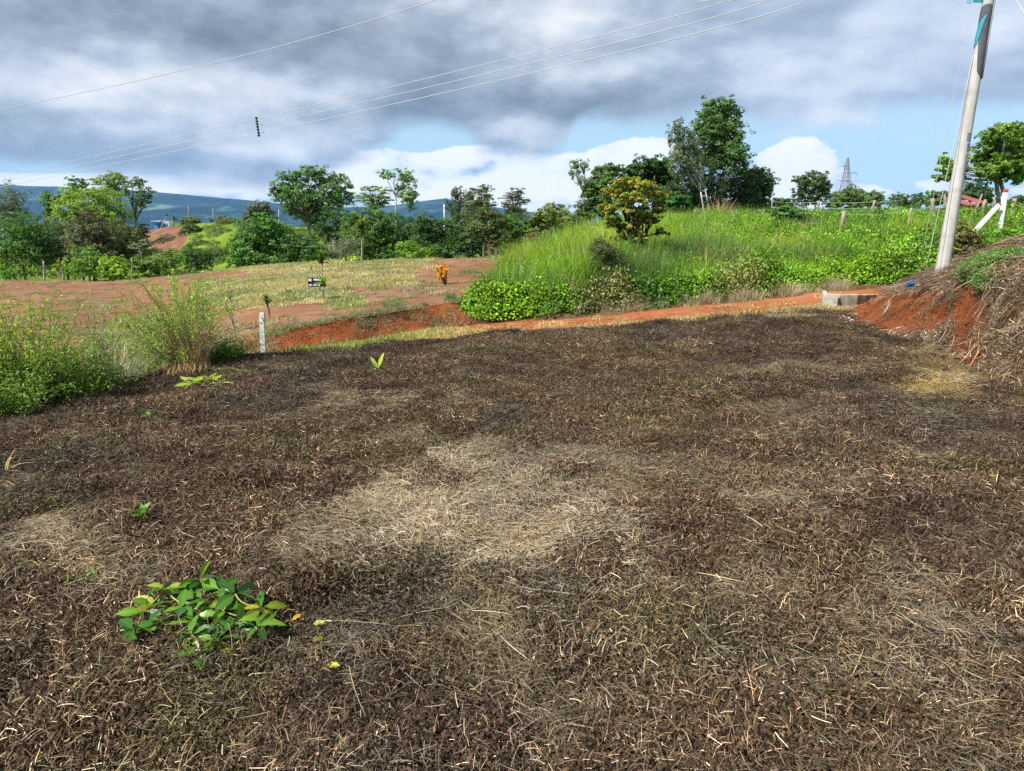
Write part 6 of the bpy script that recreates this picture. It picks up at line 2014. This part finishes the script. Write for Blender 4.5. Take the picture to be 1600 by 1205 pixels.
# which sign of angle is to the right in the picture
def screen_x(v):
    return (v.x) / (v.y * cT - (v.z - CAMZ) * sT)
qtest = base_p + ax_ * 3 + (sx * math.cos(a_cam + .8) + ny * math.sin(a_cam + .8)) * .15
qtest2 = base_p + ax_ * 3 + (sx * math.cos(a_cam - .8) + ny * math.sin(a_cam - .8)) * .15
RS = 1 if screen_x(qtest) > screen_x(qtest2) else -1
mb = MB()  # shadow near the pole top, modelled as a thin dark grey sheet
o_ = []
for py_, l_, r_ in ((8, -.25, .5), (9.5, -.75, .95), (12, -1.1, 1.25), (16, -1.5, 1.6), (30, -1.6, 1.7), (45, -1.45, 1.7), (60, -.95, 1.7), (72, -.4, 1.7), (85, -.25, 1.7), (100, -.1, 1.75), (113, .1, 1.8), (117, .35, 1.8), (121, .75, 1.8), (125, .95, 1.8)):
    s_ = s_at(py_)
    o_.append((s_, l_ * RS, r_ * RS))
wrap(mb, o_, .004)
mb.build('shadow_patch', M['grey'], root)
mb = MB()
o_ = []
for py_, l_, r_ in ((25, .1, .2), (32, -.55, .0), (40, -1.0, -.15), (52, -1.3, -.35), (62, -1.45, -.5), (70, -1.5, -.75), (76, -1.55, -1.3)):
    o_.append((s_at(py_), l_ * RS, r_ * RS))
wrap(mb, o_, .012)
mb.build('torn_teal_strip', M['teal'], root)
# teal banner at the very top, sticking out left
mb = MB()
c0 = base_p + ax_ * s_at(-6)
mb.box(c0 - sx * .155, (.17, .012, .19), Mx((sx, -ny, ax_)).transposed(), bev=.002)
mb.build('teal_plate', M['teal'], root, smooth=False)
mb = MB()
mb.box(c0 - sx * .30 + ax_ * -.01, (.09, .010, .20), Mx((sx, -ny, ax_)).transposed(), bev=.002)
mb.build('pale_plate', plain_mat('pale_blue_plastic', (.22, .48, .62), .5, .15, 6, 0), root, smooth=False)
# cable clamp strap and conduit on the right flank
mb = MB()
mb.tube([base_p + ax_ * s_ + (sx * math.cos(a_cam + 1.35 * RS) + ny * math.sin(a_cam + 1.35 * RS)) * (prad(s_) + .012) for s_ in np.linspace(s_at(124), Lp, 12)], .012, 8)
mb.build('conduit', M['steel'], root)
# painted mark: a framed blue sign and small vertical characters
mb = MB()
def mark(s0, s1, q0, q1):
    wrap(mb, [(s0, q0 * RS, q1 * RS), ((s0 + s1) / 2, q0 * RS, q1 * RS), (s1, q0 * RS, q1 * RS)], .002)
sA, sB = s_at(221), s_at(209)
mark(sA, sA + .016, .35, .98); mark(sB - .016, sB, .35, .98); mark(sA + .016, sB - .016, .35, .44); mark(sA + .016, sB - .016, .90, .98)
mark(sA + .030, sA + .044, .52, .80); mark(sB - .044, sB - .030, .52, .80); mark(sA + .044, sB - .044, .52, .60); mark(sA + .044, sA + .09, .73, .80)
mb.build('blue_frame', M['bluem'], root, smooth=False)
for k, py_ in enumerate((228, 232, 237)):
    s_ = s_at(py_)
    mb = MB()
    mark(s_, s_ + .022, .62, .95); mark(s_ + .026, s_ + .038, .70 + .06 * (k % 2), .80 + .06 * (k % 2))
    mb.build('blue_character', M['bluem'], root, smooth=False)
ink = plain_mat('faded_ink', (.16, .19, .24), .8, .3, 30, 0)
for k, py_ in enumerate((243, 247, 251, 255, 259, 264, 269, 274)):
    s_ = s_at(py_)
    mb = MB()
    mark(s_, s_ + .014, .66, .92); mark(s_ + .018, s_ + .026, .66 if k % 2 else .80, .76 if k % 2 else .92)
    mb.build('faint_character', ink, root, smooth=False)

# guy wires
GW = 'guy wires beside the concrete pole'
gA = base_p + ax_ * (s_at(85)) - sx * .09
gB = base_p + ax_ * (Lp * .97) - sx * .06
g0 = pt(1441, 444, 11.6); g0.z = gz(g0.x, g0.y) - .05
g1 = pt(1450, 400, 13.2); g1.z = gz(g1.x, g1.y)
strand('guy wire fixed at the painted shadow patch of the pole', [gA, g0], .0045, .0, GW, 'guy_wire', 'wire', 6)
strand('guy wire running higher up the pole, left of the other', [gB, g0 + Vector((-.05, .1, 0))], .0035, .0, GW, 'guy_wire', 'wire', 6)

# ---- overhead power lines
PL = 'overhead power lines'
def pline(label, p, sagf=.0, r=.011, group=PL):
    """p: list of (px, py, Y); smooth curve through them, continued beyond the frame"""
    P3 = [pt(*q) for q in p]
    xs = np.array([q[0] / 1000 for q in p])
    ext = .25 * (xs[-1] - xs[0])
    ys = np.linspace(xs[0] - ext, xs[-1] + ext, 60)
    cf = [np.polyfit(xs, [v[i] for v in P3], min(2, len(P3) - 1)) for i in range(3)]
    pts_ = [Vector(tuple(np.polyval(c_, y_) for c_ in cf)) for y_ in ys]
    mb = MB(); mb.tube(pts_, r, 5)
    o_ = mb.build('power_line', M['wire'])
    tag(o_, label, 'power line', group)
    return pts_


pline('single power line high on the left', [(0, 171, 34), (340, 97, 28), (685, -2, 23)], r=.0125)
pline('top line of the three parallel power lines', [(0, 277, 44), (402, 185, 30), (800, 90, 24), (1150, -1, 20.5)], r=.0115)
pline('middle line of the three parallel power lines', [(0, 284, 44), (402, 198, 30), (800, 104, 24), (1222, -3, 20)], r=.0115)
pline('bottom line of the three parallel power lines', [(0, 292, 44), (402, 211, 30), (800, 118, 24), (1282, -2, 19.5)], r=.0115)
pline('short piece of line in the top right corner', [(1575, -22, 12), (1600, 20, 10.5), (1640, 90, 9)], r=.006)
root = empty('line_spacer', pt(402, 198, 30))
tag(root, 'black spacer rod holding the three power lines apart', 'spacer')
mb = MB(); a = pt(400.3, 183.5, 30); b = pt(404.8, 213, 30)
mb.tube([a, b], .028, 8); mb.build('rod', M['dark'], root)
for f_ in (.03, .2, .35, .5, .65, .82, .97):
    mb = MB(); q = a.lerp(b, f_); dd = (b - a).normalized() * .035
    mb.tube([q - dd, q - dd * .4, q + dd * .4, q + dd], [.03, .062, .062, .03], 10); mb.build('clamp', M['dark'], root)

# ---- lattice pylon
Yt = 260.0
pbase = pt(1320, 320, Yt); ptp = pt(1325, 244, Yt)
root = empty('lattice_pylon', (pbase.x, Yt, pbase.z))
tag(root, 'steel lattice power pylon on the horizon behind low trees', 'pylon')
Hh = ptp.z - pbase.z
mb = MB()
def corner(f_, k):
    w_ = (1.9 * (1 - f_) + .18)
    cx_ = pbase.x + (ptp.x - pbase.x) * f_
    return Vector((cx_ + w_ * (1 if k in (0, 1) else -1), Yt + w_ * (1 if k in (1, 2) else -1), pbase.z + Hh * f_))
lv = [0, .14, .27, .38, .48, .57, .65, .72, .79, .86, .93, 1.0]
for k in range(4):
    mb.tube([corner(f_, k) for f_ in lv], .10, 4)
mb.build('legs', M['steel'], root)
mb = MB()
for a_, b_ in zip(lv[:-1], lv[1:]):
    for k in range(4):
        k2 = (k + 1) % 4
        mb.tube([corner(a_, k), corner(b_, k2)], .06, 3); mb.tube([corner(a_, k2), corner(b_, k)], .06, 3)
        mb.tube([corner(b_, k), corner(b_, k2)], .06, 3)
mb.build('bracing', M['steel'], root)
for f_, sgn, ln in ((.79, -1, 3.4), (.65, 1, 3.9), (.50, -1, 4.4)):
    mb = MB()
    c0 = (corner(f_, 0) + corner(f_, 2)) / 2
    tip = c0 + Vector((sgn * ln, 0, .1))
    for k in range(4):
        mb.tube([corner(f_, k), tip], .07, 3)
    mb.tube([c0 + Vector((0, 0, .9)), tip], .07, 3)
    mb.tube([tip, tip - Vector((0, 0, .8))], .09, 5)
    mb.build('cross_arm', M['steel'], root)

# ---- red-roofed hut
Yh = 58.0
h0 = pt(1505, 331, Yh); h1 = pt(1536, 331, Yh)
zt = pt(1505, 318, Yh).z
root = empty('red_roofed_hut', ((h0.x + h1.x) / 2, Yh, h0.z))
tag(root, 'low dark hut with red metal roof behind the fence posts', 'hut')
wd = h1.x - h0.x
mb = MB(); mb.box(((h0.x + h1.x) / 2, Yh + 1.2, (h0.z + zt) / 2 - .4), (wd * .92, 2.2, zt - h0.z + .8)); mb.build('wall', M['darkwall'], root, smooth=False)
mb = MB()
for k in range(4):
    xx = h0.x + wd * (.08 + .28 * k)
    mb.box((xx, Yh - .05, (h0.z + zt) / 2 - .4), (.10, .10, zt - h0.z + .8))
mb.build('post', M['wood'], root, smooth=False)
for (xa0, xa1, dzr, nm) in ((-.02, .46, 0, 'roof'), (.55, 1.0, .18, 'roof')):
    mb = MB()
    x0_ = h0.x + wd * xa0; x1_ = h0.x + wd * xa1
    V = []
    for x_ in np.linspace(x0_, x1_, 12):
        r_ = .02 * (1 if int(round((x_ - x0_) / (x1_ - x0_) * 11)) % 2 else -1)
        for (y_, z_) in ((Yh - .4, zt - .12 + dzr), (Yh + 2.8, zt + .55 + dzr), (Yh + 2.8, zt + .50 + dzr), (Yh - .4, zt - .17 + dzr)):
            V.append((x_, y_, z_ + r_))
    Q = [(i * 4 + k, i * 4 + (k + 1) % 4, i * 4 + 4 + (k + 1) % 4, i * 4 + 4 + k) for i in range(11) for k in range(4)] + [(0, 1, 2, 3), (44, 47, 46, 45)]
    mb.add(V, Q); mb.build(nm, M['redroof'], root, smooth=False)

# ---- blue building beyond the red slope
Yb = 125.0
b0 = pt(240, 358, Yb); b1 = pt(262, 358, Yb)
root = empty('blue_building', ((b0.x + b1.x) / 2, Yb, b0.z))
tag(root, 'small blue and grey building beyond the red slope', 'building')
mpp = Yb / 1000
zt = pt(240, 344, Yb).z
def bb(name, px0, px1, py0, py1, dy, y0, mat):
    a = pt(px0, py1, Yb); b = pt(px1, py0, Yb)
    mb = MB(); mb.box(((a.x + b.x) / 2, y0 + dy / 2, (a.z + b.z) / 2), (b.x - a.x, dy, b.z - a.z), bev=.02); mb.build(name, M[mat], root, smooth=False)
bb('wall', 241, 249, 349, 359, 2.5, Yb, 'bluewall')
bb('wall', 249.2, 262, 346.5, 359, 3.0, Yb + .4, 'palewall')
bb('roof', 237, 252, 345.3, 346.3, 3.4, Yb - .3, 'palewall')
for px0 in (251, 254.5, 258):
    bb('window', px0, px0 + 1.4, 349, 355, .06, Yb + .33, 'bluem')
bb('doorway', 247, 248.6, 350, 358, .06, Yb - .065, 'darkwall')

# ---- concrete culvert headwall
def sx_pt(px_, Y, z): 
    v_ = pt(px_, 480, Y); return Vector((v_.x, Y, z))
ztop = CAMZ + 13.9 * slope(458.5)
zlow = CAMZ + 13.6 * slope(483)
path = [(1281.5, 14.5), (1284, 13.9), (1310, 13.65), (1338, 13.7), (1352, 13.95), (1368, 14.35)]
root = empty('culvert_headwall', sx_pt(1315, 13.9, zlow))
tag(root, 'low weathered concrete headwall of a culvert beside the road', 'culvert')
mb = MB()
pp = [sx_pt(a_, b_, 0) for a_, b_ in path]
V = []
th = .09
nn_ = []
for i in range(len(pp)):
    d_ = (pp[min(i + 1, len(pp) - 1)] - pp[max(i - 1, 0)]).normalized()
    nn_.append(Vector((-d_.y, d_.x, 0)))
for i, (p_, n_) in enumerate(zip(pp, nn_)):
    zt_ = ztop - .035 * max(0, i - 3)
    for q in (p_ + Vector((0, 0, zlow - .35)), p_ + Vector((0, 0, zt_ - .012)), p_ + n_ * .012 + Vector((0, 0, zt_)), p_ + n_ * (th - .012) + Vector((0, 0, zt_)), p_ + n_ * th + Vector((0, 0, zt_ - .012)), p_ + n_ * th + Vector((0, 0, zlow - .35))):
        V.append(tuple(q))
m_ = 6
Q = [(i * m_ + k, i * m_ + k + 1, (i + 1) * m_ + k + 1, (i + 1) * m_ + k) for i in range(len(pp) - 1) for k in range(m_ - 1)]
mb.add(V, Q); mb.build('wall', M['conc2'], root, smooth=False)
mb = MB()
a = sx_pt(1291, 13.45, zlow); b = sx_pt(1338, 13.45, zlow)
mb.box((a + b) / 2 + Vector((0, .0, -.02)), ((b - a).length, .22, .05), bev=.01)
mb.build('ledge', M['conc'], root, smooth=False)
mb = MB(); q = sx_pt(1310, 13.60, (ztop + zlow) / 2 - .03)
mb.box(q, (.035, .06, ztop - zlow - .06), bev=.005); mb.build('dark_joint', M['darkwall'], root, smooth=False)
mb = MB()
for k in range(16):
    q = on_ground(random.uniform(1308, 1332), random.uniform(496, 507))
    if q is None: continue
    r_ = random.uniform(.02, .045)
    mb.box(q + Vector((0, 0, r_ * .4)), (r_ * 2, r_ * 1.6, r_), __import__('mathutils').Euler((random.random(), random.random(), random.random() * 6)).to_matrix(), bev=r_ * .3)
rub = mb.build('rubble', M['conc'])
tag(rub, 'pale broken stone rubble below the culvert headwall', None, None, 'stuff')

# ---- small things
gp = on_ground(1421, 451)
gp = Vector((pt(1421, 450, 11.2).x, 11.2, gz(pt(1421, 450, 11.2).x, 11.2) + .05))
root = empty('blue_bag', gp)
tag(root, 'crumpled blue plastic bag lying at the road end of the bank', 'bag')
mb = MB()
rr = []
ns, nr_ = 10, 6
V = []
for i in range(nr_ + 1):
    th_ = math.pi * i / nr_
    for k in range(ns):
        a_ = 2 * math.pi * k / ns
        q = 1 + random.uniform(-.22, .22)
        V.append((gp.x + .075 * q * math.sin(th_) * math.cos(a_), gp.y + .06 * q * math.sin(th_) * math.sin(a_), gp.z + .035 + .045 * q * math.cos(th_)))
Q = [(i * ns + k, i * ns + (k + 1) % ns, (i + 1) * ns + (k + 1) % ns, (i + 1) * ns + k) for i in range(nr_) for k in range(ns)]
mb.add(V, Q); mb.build('body', plain_mat('blue_plastic', (.02, .10, .30), .35, .3, 20, .1), root, smooth=False)
mb = MB(); mb.tube([gp + Vector((.0, 0, .07)), gp + Vector((.03, 0, .105)), gp + Vector((.06, 0, .08))], [.012, .008, .015], 6); mb.build('knot', M['bluem'], root)
a = pt(1381, 481, 10.9); b = pt(1404, 470, 11.9)
a = Vector((a.x, a.y, gz(a.x, a.y) + .03)); b = Vector((b.x, b.y, gz(b.x, b.y) + .03))
mb = MB(); mb.tube(curve_pts(a, b, 5, .03), [.012, .02, .022, .022, .018], 7)
o_ = mb.build('wooden_stick', M['wood']); tag(o_, 'short pale stick lying on the red bank face', 'stick')
# dark log on the hill
a = pt(384, 513, 15.2); b = pt(412, 507, 15.4)
a.z = gz(a.x, a.y) + .04; b.z = gz(b.x, b.y) + .04
mb = MB(); mb.tube(curve_pts(a, b, 6, .03), [.02, .03, .03, .03, .03, .035], 8)
o_ = mb.build('fallen_log', M['bark']); tag(o_, 'dark fallen log on the brown soil right of the concrete post', 'log')
# red fruits / flowers
RF = 'small red flowers near the shrubs'
for lb, px_, py_, Y, r_ in (('red fruit in the bright shrub top above the dry stems', 289, 444, 9.3, .016), ('tiny red flower on the brown field left of the dry shrub', 158, 490, 14, .03), ('tiny red flower at the foot of the two headed cane plant', 355, 514, 14.5, .03)):
    p_ = pt(px_, py_, Y)
    if Y > 10: p_.z = max(p_.z, gz(p_.x, Y) + .02)
    mb = MB()
    mb.tube([p_ - Vector((0, 0, r_)), p_ - Vector((0, 0, r_ * .5)), p_, p_ + Vector((0, 0, r_ * .6)), p_ + Vector((0, 0, r_))], [r_ * .2, r_ * .8, r_, r_ * .75, r_ * .1], 8)
    o_ = mb.build('red_flower', M['redp']); tag(o_, lb, 'flower', RF)
# pale straws sticking out at the far left
gp = on_ground(14, 742)
n = 9
V, Q, rp = strips(disk(n, .05) + np.array([0, 0, .02]), RNG.uniform(-.5, 2.6, n), RNG.uniform(.7, 1.4, n), RNG.uniform(1.3, 2.2, n), RNG.uniform(.12, .26, n), .008, 4)
o_ = mesh_obj('straw_bunch', V, Q, [M['deadm']], np.repeat(vary((.6, .45, .2), n, .2, .05), rp, 0)); o_.location = gp
tag(o_, 'bunch of bent pale yellow straws at the left edge of the yard', 'straw bunch')
